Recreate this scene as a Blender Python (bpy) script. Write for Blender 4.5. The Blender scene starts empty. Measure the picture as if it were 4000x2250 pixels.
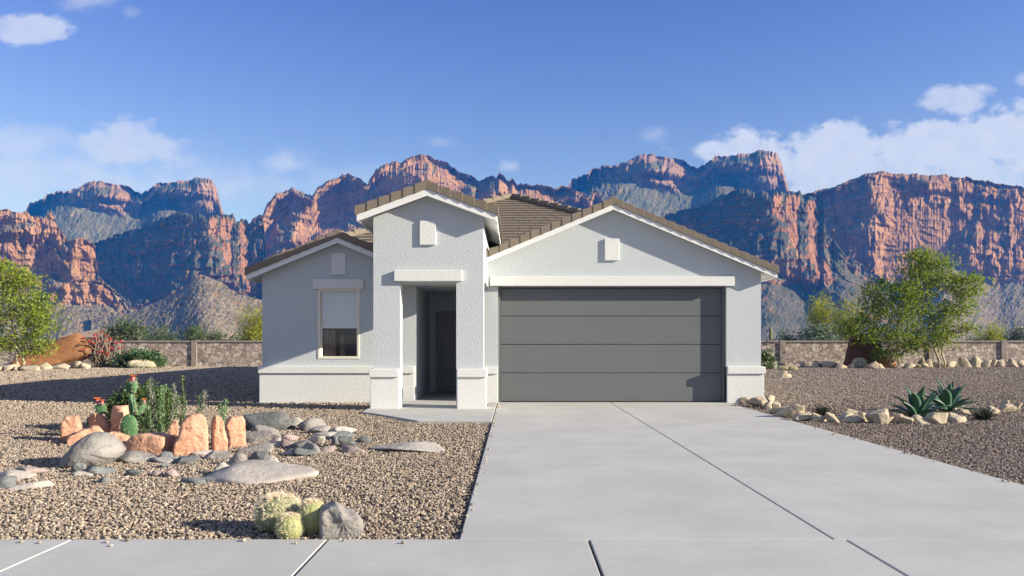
import bpy, bmesh, math, random
import numpy as np
from mathutils import Vector, Matrix
scene = bpy.context.scene
R = math.radians
# ------------------------------------------------------------------ camera
F4 = 3000.0            # focal length in pixels of the 4000 px wide photograph
CX, CY, H = 2009.0, 1341.6, 1.27
cam = bpy.data.cameras.new("camera")
cam.sensor_width = 36; cam.lens = 36*F4/4000
cam.shift_x = -(CX-2000)/4000; cam.shift_y = (CY-1125)/4000
cam.clip_start = 0.05; cam.clip_end = 20000
co = bpy.data.objects.new("camera", cam); scene.collection.objects.link(co)
co.location = (0, 0, H); co.rotation_euler = (R(90), 0, 0)
scene.camera = co
# ------------------------------------------------------------------ light
SUN = Vector((3.5, -1.0, 1.246)).normalized()
EL = math.asin(SUN.z); AZ = math.atan2(SUN.x, SUN.y)
SUN_STRENGTH = 5.0; SKY_STRENGTH = 0.07; EXPOSURE = 1.0
sl = bpy.data.lights.new("sun", 'SUN'); sl.energy = SUN_STRENGTH; sl.angle = R(0.5); sl.color = (1.0, 0.965, 0.94)
so = bpy.data.objects.new("sun", sl); scene.collection.objects.link(so)
so.rotation_euler = SUN.to_track_quat('Z', 'Y').to_euler(); so.location = SUN*60
vs = scene.view_settings
vs.view_transform = 'Standard'; vs.look = 'None'; vs.exposure = EXPOSURE; vs.gamma = 1; vs.use_curve_mapping = False
scene.cycles.use_denoising = True
scene.cycles.max_bounces = 6; scene.cycles.diffuse_bounces = 5; scene.cycles.volume_bounces = 0
scene.cycles.transparent_max_bounces = 8
# ------------------------------------------------------------------ node helper
class NT:
    def __init__(s, tree):
        s.t = tree; s.n = tree.nodes; s.l = tree.links
    def set(s, sock, v):
        if v is None: return
        if hasattr(v, 'is_output'): s.l.new(v, sock)
        else:
            if isinstance(v, (tuple, list)) and len(v) == 3 and sock.type == 'RGBA': v = (*v, 1)
            sock.default_value = v
    def add(s, typ, out=0, props=None, **ins):
        n = s.n.new(typ)
        for k, v in (props or {}).items(): setattr(n, k, v)
        for k, v in ins.items():
            k = int(k[1:]) if k[0] == '_' and k[1:].isdigit() else k.replace('_', ' ')
            s.set(n.inputs[k], v)
        return n.outputs[out]
    def math(s, op, a, b=None, c=None, clamp=False):
        n = s.n.new('ShaderNodeMath'); n.operation = op; n.use_clamp = clamp
        for i, v in enumerate((a, b, c)): s.set(n.inputs[i], v)
        return n.outputs[0]
    def noise(s, vec, scale, detail=4, rough=.55, out=0, dist=0.0):
        return s.add('ShaderNodeTexNoise', out, Vector=vec, Scale=scale, Detail=detail, Roughness=rough, Distortion=dist)
    def ramp(s, fac, stops, interp='LINEAR'):
        n = s.n.new('ShaderNodeValToRGB'); cr = n.color_ramp; cr.interpolation = interp
        while len(cr.elements) < len(stops): cr.elements.new(.5)
        for e, (p, c) in zip(cr.elements, stops):
            e.position = p; e.color = (*c, 1) if not isinstance(c, (int, float)) else (c, c, c, 1)
        s.set(n.inputs[0], fac); return n.outputs[0]
    def mix(s, fac, a, b, blend='MIX'):
        n = s.n.new('ShaderNodeMix'); n.data_type = 'RGBA'; n.blend_type = blend
        s.set(n.inputs[0], fac); s.set(n.inputs[6], a); s.set(n.inputs[7], b); return n.outputs[2]
    def maprange(s, v, a, b, c=0, d=1, smooth=True):
        n = s.n.new('ShaderNodeMapRange'); n.interpolation_type = 'SMOOTHSTEP' if smooth else 'LINEAR'
        for i, x in enumerate((v, a, b, c, d)): s.set(n.inputs[i], x)
        return n.outputs[0]
    def bump(s, h, strength=.5, dist=.01, normal=None):
        return s.add('ShaderNodeBump', 0, Height=h, Strength=strength, Distance=dist, Normal=normal)
    def mapping(s, vec, scale=(1,1,1), rot=(0,0,0), loc=(0,0,0)):
        return s.add('ShaderNodeMapping', 0, Vector=vec, Scale=scale, Rotation=rot, Location=loc)
M = {}
def mat(name, fn=None, color=(.5,.5,.5), rough=.8, spec=.3):
    m = bpy.data.materials.new(name); m.use_nodes = True
    nt = NT(m.node_tree); b = m.node_tree.nodes['Principled BSDF']
    b.inputs['Base Color'].default_value = (*color, 1); b.inputs['Roughness'].default_value = rough
    b.inputs['Specular IOR Level'].default_value = spec
    if fn:
        r = fn(nt, b) or {}
        for k, v in r.items(): nt.set(b.inputs[k], v)
    M[name] = m; return m
def pos(nt): return nt.add('ShaderNodeNewGeometry', 0)
def objc(nt): return nt.add('ShaderNodeTexCoord', 3)
# ------------------------------------------------------------------ sky with clouds
world = bpy.data.worlds.new("World"); scene.world = world; world.use_nodes = True
w = NT(world.node_tree); bg = world.node_tree.nodes['Background']
sky = w.n.new('ShaderNodeTexSky'); sky.sky_type = 'NISHITA'; sky.sun_disc = False
sky.sun_elevation = EL; sky.sun_rotation = AZ
sky.altitude = 500; sky.air_density = 1.0; sky.dust_density = 0.3; sky.ozone_density = 3.0
dirn = w.add('ShaderNodeTexCoord', 0)
sx = w.n.new('ShaderNodeSeparateXYZ'); w.set(sx.inputs[0], dirn)
elev = w.ramp(sx.outputs[2], [(0, (1.15, 1.12, 1.12)), (.16, (1.27, 1.06, 1.16)), (.25, (1.14, .97, 1.23)), (.34, (.98, .88, 1.29)), (.45, (.77, .75, 1.27)), (1, (.7, .85, 1.15))])
SKYC = w.mix(1.0, sky.outputs[0], elev, 'MULTIPLY')
yy = w.math('MAXIMUM', sx.outputs[1], 0.02)
U = w.math('DIVIDE', sx.outputs[0], yy); W_ = w.math('DIVIDE', sx.outputs[2], yy)
cv = w.n.new('ShaderNodeCombineXYZ'); w.set(cv.inputs[0], U); w.set(cv.inputs[1], W_)
cn1 = w.noise(w.mapping(cv.outputs[0], (1, 1.9, 1)), 13, 7, .58)
cn2 = w.noise(cv.outputs[0], 38, 6, .62)
billow = w.math('ADD', w.math('MULTIPLY', cn1, .68), w.math('MULTIPLY', cn2, .32))
CLOUDS = [  # centre x, y and radii in 2576-wide picture units, opacity, softness
 (72,78,118,46,.88,.4),(215,4,90,40,.55,.8),(330,30,34,22,.3,1),(310,372,160,72,.8,.42),(60,360,240,62,.62,.9),(180,440,560,100,.70,1.0),
 (430,462,560,75,.60,1.1),(722,412,100,42,.62,.8),(1105,357,60,24,.34,1),(1279,420,44,26,.7,.7),(1645,337,50,28,.42,1),
 (2405,252,100,50,.85,.38),(2572,200,28,24,.55,.8),(1890,388,150,74,1.0,.26),(2105,382,150,80,1.0,.26),(2330,378,190,92,1.0,.26),
 (2535,345,150,100,1.0,.26),(2250,440,560,105,.9,.6),(2080,464,170,60,.85,.5),(900,445,330,50,.34,1.2)]
total = None
for (cx, cy, rx, ry, op, so_) in CLOUDS:
    u0 = (cx*1.5528-CX)/F4; w0 = (CY-cy*1.5528)/F4; a = rx*1.5528/F4; b_ = ry*1.5528/F4
    du = w.math('DIVIDE', w.math('SUBTRACT', U, u0), a); dw = w.math('DIVIDE', w.math('SUBTRACT', W_, w0), b_)
    d = w.math('SQRT', w.math('ADD', w.math('MULTIPLY', du, du), w.math('MULTIPLY', dw, dw)))
    f = w.math('ADD', w.math('SUBTRACT', 1.0, d), w.math('MULTIPLY', w.math('SUBTRACT', billow, .5), 2.6))
    f = w.math('MULTIPLY', w.maprange(f, 0.0, so_*.9+.1), op)
    total = f if total is None else w.math('MAXIMUM', total, f)
total = w.math('MULTIPLY', total, w.maprange(sx.outputs[1], 0.05, 0.3))
total = w.math('MULTIPLY', total, w.maprange(cn2, .2, .75, .72, 1.0))
CLOUD_COLOR = (4.5, 4.9, 6.5)
skyc = w.mix(total, SKYC, CLOUD_COLOR)
# broken bright cloud, unseen, added behind the camera to fill the facade's shade
bk = w.math('MULTIPLY', w.maprange(sx.outputs[1], .1, -.3), w.maprange(sx.outputs[2], -.02, .06))
bk = w.math('MULTIPLY', bk, w.maprange(w.noise(dirn, 2.6, 5), .32, .6, .25, .95))
skyc = w.mix(bk, skyc, (2.7, 3.0, 4.1))
w.set(bg.inputs[0], skyc); bg.inputs[1].default_value = SKY_STRENGTH
# ------------------------------------------------------------------ object helpers
def link(o, parent=None):
    scene.collection.objects.link(o)
    if parent is not None: o.parent = parent
    return o
def tag(o, label=None, cat=None, group=None, kind=None):
    if label: o["label"] = label
    if cat: o["category"] = cat
    if group: o["group"] = group
    if kind: o["kind"] = kind
    return o
def empty(name, loc, label, cat, group=None):
    o = bpy.data.objects.new(name, None); o.location = loc; o.empty_display_size = .2
    link(o); tag(o, label, cat, group); return o
def P(x4, y4, Y): return Vector(((x4-CX)/F4*Y, Y, H+(CY-y4)/F4*Y))
def PX(x4, Y): return (x4-CX)/F4*Y
def PZ(y4, Y): return H+(CY-y4)/F4*Y
def GY(y4): return H*F4/(y4-CY)
def G(x4, y4):
    Y = GY(y4); return Vector(((x4-CX)/F4*Y, Y, 0))
class MB:
    def __init__(s): s.v = []; s.f = []; s.m = []
    def add(s, vs_, fs, m=0):
        k = len(s.v); s.v.extend([tuple(x) for x in vs_])
        for f in fs: s.f.append(tuple(i+k for i in f)); s.m.append(m)
        return s
    def box(s, x0, x1, y0, y1, z0, z1, m=0):
        return s.add([(x0,y0,z0),(x1,y0,z0),(x1,y1,z0),(x0,y1,z0),(x0,y0,z1),(x1,y0,z1),(x1,y1,z1),(x0,y1,z1)],
            [(0,3,2,1),(4,5,6,7),(0,1,5,4),(1,2,6,5),(2,3,7,6),(3,0,4,7)], m)
    def hexa(s, p, m=0):   # 8 points: bottom ring then top ring
        return s.add(p, [(0,3,2,1),(4,5,6,7),(0,1,5,4),(1,2,6,5),(2,3,7,6),(3,0,4,7)], m)
    def prism_y(s, poly, y0, y1, m=0):  # polygon of (x,z), extruded in y
        n = len(poly)
        vs_ = [(x, y0, z) for x, z in poly]+[(x, y1, z) for x, z in poly]
        return s.add(vs_, [tuple(range(n)), tuple(range(2*n-1, n-1, -1))]+[(i, i+n, (i+1)%n+n, (i+1)%n) for i in range(n)], m)
    def prism_z(s, poly, z0, z1, m=0):
        n = len(poly)
        vs_ = [(x, y, z0) for x, y in poly]+[(x, y, z1) for x, y in poly]
        return s.add(vs_, [tuple(range(n-1, -1, -1)), tuple(range(n, 2*n))]+[(i, (i+1)%n, (i+1)%n+n, i+n) for i in range(n)], m)
    def tube(s, pts, rad, seg=7, m=0, cap=True):
        pts = [Vector(p) for p in pts]; n = len(pts)
        if not isinstance(rad, (list, tuple)): rad = [rad]*n
        rings = []; up = Vector((.31, .17, .93)).normalized()
        for i, p in enumerate(pts):
            t = (pts[min(i+1, n-1)]-pts[max(i-1, 0)]).normalized()
            a = t.cross(up)
            if a.length < .1: a = t.cross(Vector((1, 0, 0)))
            a.normalize(); b = t.cross(a)
            rings.append([p+(a*math.cos(2*math.pi*k/seg)+b*math.sin(2*math.pi*k/seg))*rad[i] for k in range(seg)])
        vs_ = [q for r in rings for q in r]; fs = []
        for i in range(n-1):
            for k in range(seg):
                fs.append((i*seg+k, (i+1)*seg+k, (i+1)*seg+(k+1)%seg, i*seg+(k+1)%seg))
        if cap: fs += [tuple(range(seg)), tuple(range(n*seg-1, (n-1)*seg-1, -1))]
        return s.add(vs_, fs, m)
    def build(s, name, mats, parent=None, smooth=False, normals=True, bevel=0):
        me = bpy.data.meshes.new(name); me.from_pydata(s.v, [], s.f)
        if not isinstance(mats, (list, tuple)): mats = [mats]
        for m in mats: me.materials.append(m)
        if len(mats) > 1: me.polygons.foreach_set('material_index', s.m)
        if normals:
            bm = bmesh.new(); bm.from_mesh(me); bmesh.ops.recalc_face_normals(bm, faces=bm.faces); bm.to_mesh(me); bm.free()
        if smooth: me.polygons.foreach_set('use_smooth', [True]*len(me.polygons))
        me.update()
        o = bpy.data.objects.new(name, me); link(o)
        if parent is not None:
            o.parent = parent; o.matrix_parent_inverse = Matrix.Translation(-ORIGIN.get(parent.name, Vector(parent.location)))
        ORIGIN[o.name] = Vector((0, 0, 0))
        if bevel:
            b = o.modifiers.new('edge', 'BEVEL'); b.width = bevel; b.segments = 2; b.limit_method = 'ANGLE'; b.angle_limit = R(40)
        return o
ORIGIN = {}   # meshes are written in world coordinates
def struct(o, kind='structure'): o["kind"] = kind; return o
# numpy gradient noise ------------------------------------------------
_rs = np.random.RandomState(7); _perm = np.concatenate([_rs.permutation(512)]*4)
_grad = _rs.normal(size=(512, 3)); _grad /= np.linalg.norm(_grad, axis=1)[:, None]
def pnoise(x, y, z):
    x, y, z = np.broadcast_arrays(np.asarray(x, float), np.asarray(y, float), np.asarray(z, float))
    xi, yi, zi = np.floor(x).astype(int), np.floor(y).astype(int), np.floor(z).astype(int)
    fx, fy, fz = x-xi, y-yi, z-zi
    u, v, w2 = (f*f*f*(f*(f*6-15)+10) for f in (fx, fy, fz))
    out = 0
    for dx in (0, 1):
        for dy in (0, 1):
            for dz in (0, 1):
                h = _perm[_perm[_perm[(xi+dx) & 511]+((yi+dy) & 511)]+((zi+dz) & 511)]
                g = _grad[h & 511]
                d = g[..., 0]*(fx-dx)+g[..., 1]*(fy-dy)+g[..., 2]*(fz-dz)
                out = out+d*(u if dx else 1-u)*(v if dy else 1-v)*(w2 if dz else 1-w2)
    return out
def fbm(x, y, z, oct=4, gain=.5):
    a, t = 1., 0
    for i in range(oct):
        t = t+a*pnoise(x*2**i+i*17.3, y*2**i+i*5.1, z*2**i+i*9.7); a *= gain
    return t
def ridged(x, y, z, oct=4, gain=.5):
    a, t = 1., 0
    for i in range(oct):
        t = t+a*(1-np.abs(pnoise(x*2**i+i*17.3, y*2**i+i*5.1, z*2**i+i*9.7))*2.2); a *= gain
    return t
# ------------------------------------------------------------------ materials of the house and ground
def stucco(col):
    def fn(nt, b):
        p = pos(nt)
        n1 = nt.noise(p, 48, 3, .55, dist=.6); n2 = nt.noise(p, 110, 2, .5); n3 = nt.noise(p, .7, 4, .5)
        v = nt.add('ShaderNodeTexVoronoi', 0, {'feature': 'SMOOTH_F1'}, Vector=p, Scale=26.0)
        h = nt.math('ADD', nt.math('MULTIPLY', nt.maprange(n1, .35, .62), 1.0), nt.math('MULTIPLY', n2, .35))
        c = nt.mix(nt.maprange(n1, .3, .6, .0, .10), col, tuple(x*.72 for x in col))
        c = nt.mix(nt.maprange(n3, .35, .75, 0, .10), c, tuple(x*.84 for x in col))
        return {'Base Color': c, 'Normal': nt.bump(h, .42, .007), 'Roughness': .92, 'Specular IOR Level': .1}
    return fn
mat('wall_stucco', stucco((.52, .555, .575)))
mat('trim_stucco', stucco((.71, .715, .70)))
mat('white_paint', lambda nt, b: {'Base Color': nt.mix(nt.noise(pos(nt), 3, 4), (.70, .705, .70), (.77, .775, .77)), 'Roughness': .5})
mat('cream_vinyl', color=(.74, .70, .58), rough=.45)
def door_paint(nt, b):
    p = pos(nt); n = nt.noise(nt.mapping(p, (.6, 1, 2.5)), 1.4, 4)
    return {'Base Color': nt.mix(n, (.125, .135, .142), (.145, .155, .161)), 'Roughness': .6, 'Specular IOR Level': .12,
            'Normal': nt.bump(nt.noise(p, 160, 2), .12, .002)}
mat('garage_paint', door_paint)
mat('entry_paint', color=(.27, .27, .28), rough=.4)
mat('dark_metal', color=(.03, .03, .03), rough=.35)
mat('brass', color=(.35, .28, .16), rough=.3)
def glass_fn(base):
    def fn(nt, b):
        n = nt.bump(nt.noise(pos(nt), 1.5, 2), .03, .05)
        b.inputs['Coat Weight'].default_value = 1; b.inputs['Coat Roughness'].default_value = .02
        b.inputs['Coat IOR'].default_value = 2.0
        return {'Base Color': base, 'Roughness': .25, 'Coat Normal': n}
    return fn
mat('sky_reflection_glass', glass_fn((.50, .51, .56)))  # pale base colour stands in for sky reflected in the upper sash
def thin_glass(nt, b):
    n = b.id_data.nodes; tr = nt.n.new('ShaderNodeBsdfTransparent'); tr.inputs[0].default_value = (.86, .87, .9, 1)
    gl = nt.n.new('ShaderNodeBsdfGlossy'); gl.inputs['Roughness'].default_value = .02
    fr = nt.n.new('ShaderNodeFresnel'); fr.inputs[0].default_value = 1.5
    mx = nt.n.new('ShaderNodeMixShader'); nt.set(mx.inputs[0], fr.outputs[0]); nt.l.new(tr.outputs[0], mx.inputs[1]); nt.l.new(gl.outputs[0], mx.inputs[2])
    nt.l.new(mx.outputs[0], n['Material Output'].inputs[0])
def clear_glass(nt, b):
    p = pos(nt); b.inputs['Coat Weight'].default_value = 1; b.inputs['Coat IOR'].default_value = 1.6; b.inputs['Coat Roughness'].default_value = .02
    b.inputs['Roughness'].default_value = .12; return {'Base Color': (.022, .022, .028)}
mat('room_glass', thin_glass)
mat('reflection_drape', lambda nt, b: {'Base Color': nt.mix(nt.noise(nt.mapping(pos(nt), (14, 1, 1.5)), 2.2, 5), (.22, .16, .13), (.85, .66, .53)), 'Roughness': .8})  # brown streaks imitate cliffs reflected in the lower pane
def tile_fn(nt, b):
    p = pos(nt)
    n = nt.noise(nt.mapping(p, (3, 3, 3)), 1.2, 3); n2 = nt.noise(nt.mapping(p, (30, 8, 3)), 3, 4)
    sep = nt.n.new('ShaderNodeSeparateXYZ'); nt.set(sep.inputs[0], p)
    c = nt.mix(n, (.170, .140, .110), (.240, .200, .160)); c = nt.mix(nt.maprange(n2, .4, .75, 0, .45), c, (.10, .085, .07))
    return {'Base Color': c, 'Roughness': .85, 'Normal': nt.bump(n2, .3, .006)}
mat('roof_tile', tile_fn)
mat('ridge_mortar', color=(.20, .17, .14), rough=.9)
def concrete(nt, b):
    p = pos(nt)
    n1 = nt.noise(p, 1.1, 6, .6); n2 = nt.noise(nt.mapping(p, (1.6, 3.2, 1)), 4.0, 7, .72); n3 = nt.noise(p, 150, 2, .6)
    cr = nt.add('ShaderNodeTexVoronoi', 0, {'feature': 'DISTANCE_TO_EDGE'}, Vector=nt.mix(.35, p, nt.noise(p, 1.6, 5, .6, out=1)), Scale=.55)
    c = nt.mix(nt.maprange(n1, .3, .7), (.425, .42, .40), (.50, .494, .472))
    c = nt.mix(nt.maprange(n2, .50, .70, 0, .6), c, (.405, .40, .39))
    c = nt.mix(nt.maprange(n3, .35, .65, 0, .22), c, (.30, .295, .285))
    crack = nt.math('MULTIPLY', nt.maprange(cr, 0.0, .006, 1, 0), nt.maprange(nt.noise(p, .9, 3), .58, .68, 0, .22))
    c = nt.mix(crack, c, (.16, .16, .155))
    return {'Base Color': c, 'Roughness': .88, 'Specular IOR Level': .2, 'Normal': nt.bump(nt.math('ADD', n3, nt.math('MULTIPLY', n2, 1.2)), .16, .004)}
mat('concrete', concrete)
mat('joint_filler', color=(.035, .035, .035), rough=.9)
def gravel_bed(nt, b):
    p = pos(nt); sep = nt.n.new('ShaderNodeSeparateXYZ'); nt.set(sep.inputs[0], p)
    pm = nt.mapping(p, (1, .8, 1))
    v = nt.n.new('ShaderNodeTexVoronoi'); v.inputs['Scale'].default_value = 24; nt.set(v.inputs['Vector'], pm)
    h = nt.math('SUBTRACT', 1.0, nt.math('MULTIPLY', v.outputs[0], 1.3))
    g = nt.add('ShaderNodeSeparateColor', 0, Color=v.outputs[1])
    tan = nt.ramp(g, [(0, (.13, .10, .08)), (.3, (.29, .225, .17)), (.7, (.37, .295, .225)), (1, (.46, .39, .32))])
    mauve = nt.ramp(g, [(0, (.10, .082, .072)), (.3, (.225, .182, .158)), (.7, (.30, .245, .212)), (1, (.42, .36, .32))])
    side = nt.maprange(sep.outputs[0], -1, 6)
    c = nt.mix(side, tan, mauve)
    c = nt.mix(1.0, c, (.74, .73, .72), 'MULTIPLY'); far = nt.maprange(sep.outputs[1], 52, 75)  # bed colour darkened in place of the shadows between pebbles
    dn = nt.noise(p, .05, 7, .65)
    desert = nt.ramp(dn, [(.3, (.17, .145, .12)), (.5, (.255, .205, .17)), (.7, (.30, .245, .20))])
    bushes = nt.maprange(nt.noise(p, .35, 5, .7), .54, .62)
    desert = nt.mix(nt.math('MULTIPLY', bushes, .8), desert, (.075, .085, .05))
    c = nt.mix(far, c, desert)
    return {'Base Color': c, 'Roughness': .95, 'Specular IOR Level': .1, 'Normal': nt.bump(h, .9, .022)}
mat('gravel_bed', gravel_bed)
# ------------------------------------------------------------------ ground, driveway, pavement
me = bpy.data.meshes.new('ground')
XS = [-2400, -700, -200, -60, -20, -6, 0, 6, 20, 60, 200, 700, 2400]; YS = [-2400, -600, -100, -20, 0, 5, 12, 20, 30, 45, 60, 120, 300, 700, 2400]
me.from_pydata([(x, y, -.035) for y in YS for x in XS], [], [(j*13+i, j*13+i+1, (j+1)*13+i+1, (j+1)*13+i) for j in range(len(YS)-1) for i in range(12)])
me.materials.append(M['gravel_bed']); struct(link(bpy.data.objects.new('ground', me)))
YD, YWALK = 16.47, 4.98
XL, XM, XR = -.356, 2.07, 4.574
base = MB(); base.box(XL, XR, YWALK+.02, YD+.1, -.03, -.012); base.box(-30, 30, 1.2, YWALK-.012, -.03, -.012)
struct(base.build('driveway_bed', M['joint_filler']))
dw = MB()
dw.box(XL, XM-.007, YWALK+.006, YD+.14, -.16, 0); dw.box(XM+.007, XR, YWALK+.006, YD+.14, -.16, 0)
struct(dw.build('driveway', M['concrete'], bevel=.006))
sw = MB(); jx = [-2.857-1.65*k for k in range(14, 0, -1)]+[-2.857, -1.208, .48, 2.142]+[2.142+1.65*k for k in range(1, 15)]
for a, b_ in zip(jx[:-1], jx[1:]): sw.box(a+.008, b_-.008, 1.25, YWALK-.004, -.155, .002)
struct(sw.build('sidewalk', M['concrete'], bevel=.006))
pc = MB()
gpt = lambda x, y: tuple(G(x, y))[:2]
pc.prism_z([(-2.86, 15.3), (-2.80, 14.1), gpt(1456, 1616), gpt(1631, 1646), (-.372, GY(1648)), (-.372, 16.36), (-.55, 16.36), (-.55, 15.2)], -.2, .012)
struct(pc.build('path', M['concrete'], bevel=.006))
pf = MB(); pf.box(-2.68, -.62, 15.24, 16.46, -.05, .03); pf.box(-2.15, -1.0, 16.465, 19.5, -.05, .03)
struct(pf.build('porch_floor', M['concrete'], bevel=.005))
# ------------------------------------------------------------------ house
house = empty('house', (0, 17, 0), 'single-storey grey stucco house with white trim, brown tile roof and a wide grey garage door', 'house')
def wall_cols(mb, xs, top, y0, y1, holes=(), z0=-.1):
    """front wall built of butted columns; holes = (x0,x1,zb,zt)"""
    for a, b_ in zip(xs[:-1], xs[1:]):
        mid = (a+b_)/2; hz = [h for h in holes if h[0]-1e-6 <= mid <= h[1]+1e-6]
        za, zb = top(a), top(b_)
        if hz:
            h = hz[0]
            if h[2] > z0+.01: mb.prism_y([(a, z0), (b_, z0), (b_, h[2]), (a, h[2])], y0, y1)
            mb.prism_y([(a, h[3]), (b_, h[3]), (b_, zb), (a, za)], y0, y1)
        else: mb.prism_y([(a, z0), (b_, z0), (b_, zb), (a, za)], y0, y1)
YW, YT, YG = 16.82, 14.86, 16.50           # planes of wing, porch tower and garage walls
WIN = (PX(1241, YW), PX(1405.7, YW), PZ(1401.7, YW), PZ(1129, YW))
WA, WZ, WP = PX(1317, 16.6), PZ(948.7, 16.6), .409
TA, TZ, TP = PX(1667, 14.63), PZ(764.7, 14.63), .365
GA, GZ, GP = PX(2396, 16.28), PZ(818.8, 16.28), .418
mb = MB(); topw = lambda x: WZ+.03-abs(x-WA)*WP
wall_cols(mb, [-5.52, WIN[0], WA if WIN[0] < WA < WIN[1] else WIN[1], WIN[1], -2.15], topw, YW, YW+.2, [WIN])
mb.box(-5.52, -5.32, YW+.2, 38, -.1, 2.75); mb.box(-5.3, -2.2, 18.6, 18.7, 2.5, 3.2)
mb.build('wall', M['wall_stucco'], house)
OPX = (PX(1563, YT), PX(1782.3, YT)); OPZ = 2.478
TX0, TX1 = PX(1458.4, YT), PX(1888.4, YT)
YTB = 15.22                                   # back of the pillars
mb = MB(); topt = lambda x: TZ+.03-abs(x-TA)*TP
wall_cols(mb, [TX0, OPX[0], TA, OPX[1], TX1], topt, YT, YTB, [(OPX[0], OPX[1], -.1, OPZ)])
for xa, xb in ((TX0, TX0+.25), (TX1-.25, TX1)): mb.box(xa, xb, YTB, YW+3, OPZ, TZ-.5)
mb.box(TX0+.25, TX1-.25, YTB, YW, OPZ+.05, OPZ+.12)
mb.build('wall', M['wall_stucco'], house)
GX0, GX1 = PX(1945.5, YG), PX(2837.5, YG); GTOP = 2.50
mb = MB(); topg = lambda x: GZ+.03-abs(x-GA)*GP
GR = PX(2973, YG)
wall_cols(mb, [-.95, GX0, GA, GX1, GR], topg, YG, YG+.22, [(GX0, GX1, -.1, GTOP)])
mb.box(GR-.2, GR, YG+.22, 38, -.1, 2.7); mb.box(-.95, -.80, YG+.22, 19.6, -.1, 2.75); mb.box(-.8, GR-.2, 20.5, 20.6, -.1, 3)
mb.box(-5.32, GR-.2, 37.8, 38, -.1, 3)
mb.build('wall', M['wall_stucco'], house)
# entry recess
mb = MB(); mb.box(-2.33, -2.15, YW+.2, 19.6, -.05, OPZ+.05)
DX0, DX1, DZ = PX(1701, 19.5), PX(1701, 19.5)+.95, PZ(1216, 19.5)
mb.box(-2.15, DX0, 19.5, 19.65, -.05, 2.53); mb.box(DX1, -.95, 19.5, 19.65, -.05, 2.53); mb.box(DX0, DX1, 19.5, 19.65, DZ, 2.53)
mb.box(-2.15, -.95, YW+.2, 19.5, 2.53, 2.6)
mb.build('wall', M['wall_stucco'], house)
# wainscots with ledge
def wainscot(x0, x1, y, ztop, zcap, ext=.07, left=True, right=True, depth=None, back=None):
    d = depth or .05
    mb = MB(); mb.box(x0-(.05 if left else 0), x1+(.05 if right else 0), y-.05, y+d, -.12, zcap)
    w_ = mb.build('wainscot', M['trim_stucco'], house, bevel=.008)
    mb = MB(); mb.box(x0-(ext if left else 0), x1+(ext if right else 0), y-ext-.02, y+d+.003, zcap, ztop)
    mb.build('ledge', M['trim_stucco'], w_, bevel=.01)
wainscot(-5.52, TX0+.25, YW, .778, .62, right=False, depth=.1)
wainscot(TX0+.25+.003, -2.18, YW, .775, .618, left=False, right=False, depth=.1)
wainscot(TX0, OPX[0]-.02, YT, .779, .62, right=False, depth=YTB-YT+.02)
wainscot(OPX[1]+.02, TX1, YT, .779, .62, left=False, depth=YTB-YT+.02)
wainscot(-.9, GX0, YG, .775, .618, left=False, right=False, depth=.08)
wainscot(GX1, GR, YG, .775, .618, left=False, depth=.35)
# lintels and gable blocks
def trim(name, x0, x1, yt, yb, Y, th):
    mb = MB(); mb.box(PX(x0, Y-th), PX(x1, Y-th), Y-th, Y+.02, PZ(yb, Y-th), PZ(yt, Y-th)); return mb.build(name, M['trim_stucco'], house, bevel=.006)
trim('lintel', 1221, 1418.6, 1090.8, 1128.4, YW, .06)
trim('lintel', 1539.3, 1805, 1055.7, 1097.6, YT, .075)
trim('lintel', 1914, 2869.9, 1079.6, 1116.5, YG, .10)
trim('gable_block', 1293.7, 1349.3, 989.4, 1072.8, YW, .04)
trim('gable_block', 1639, 1701.5, 861.9, 956, YT, .045)
trim('gable_block', 2362.6, 2418.5, 932, 1016.8, YG, .045)
mb = MB(); mb.prism_z([(TX1, YTB+.02), (TX1+.04, YTB+.02), (TX1+.04, YG-.13), (TX1, YG-.13)], OPZ-.005, OPZ+.2); mb.build('lintel', M['trim_stucco'], house)
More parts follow.
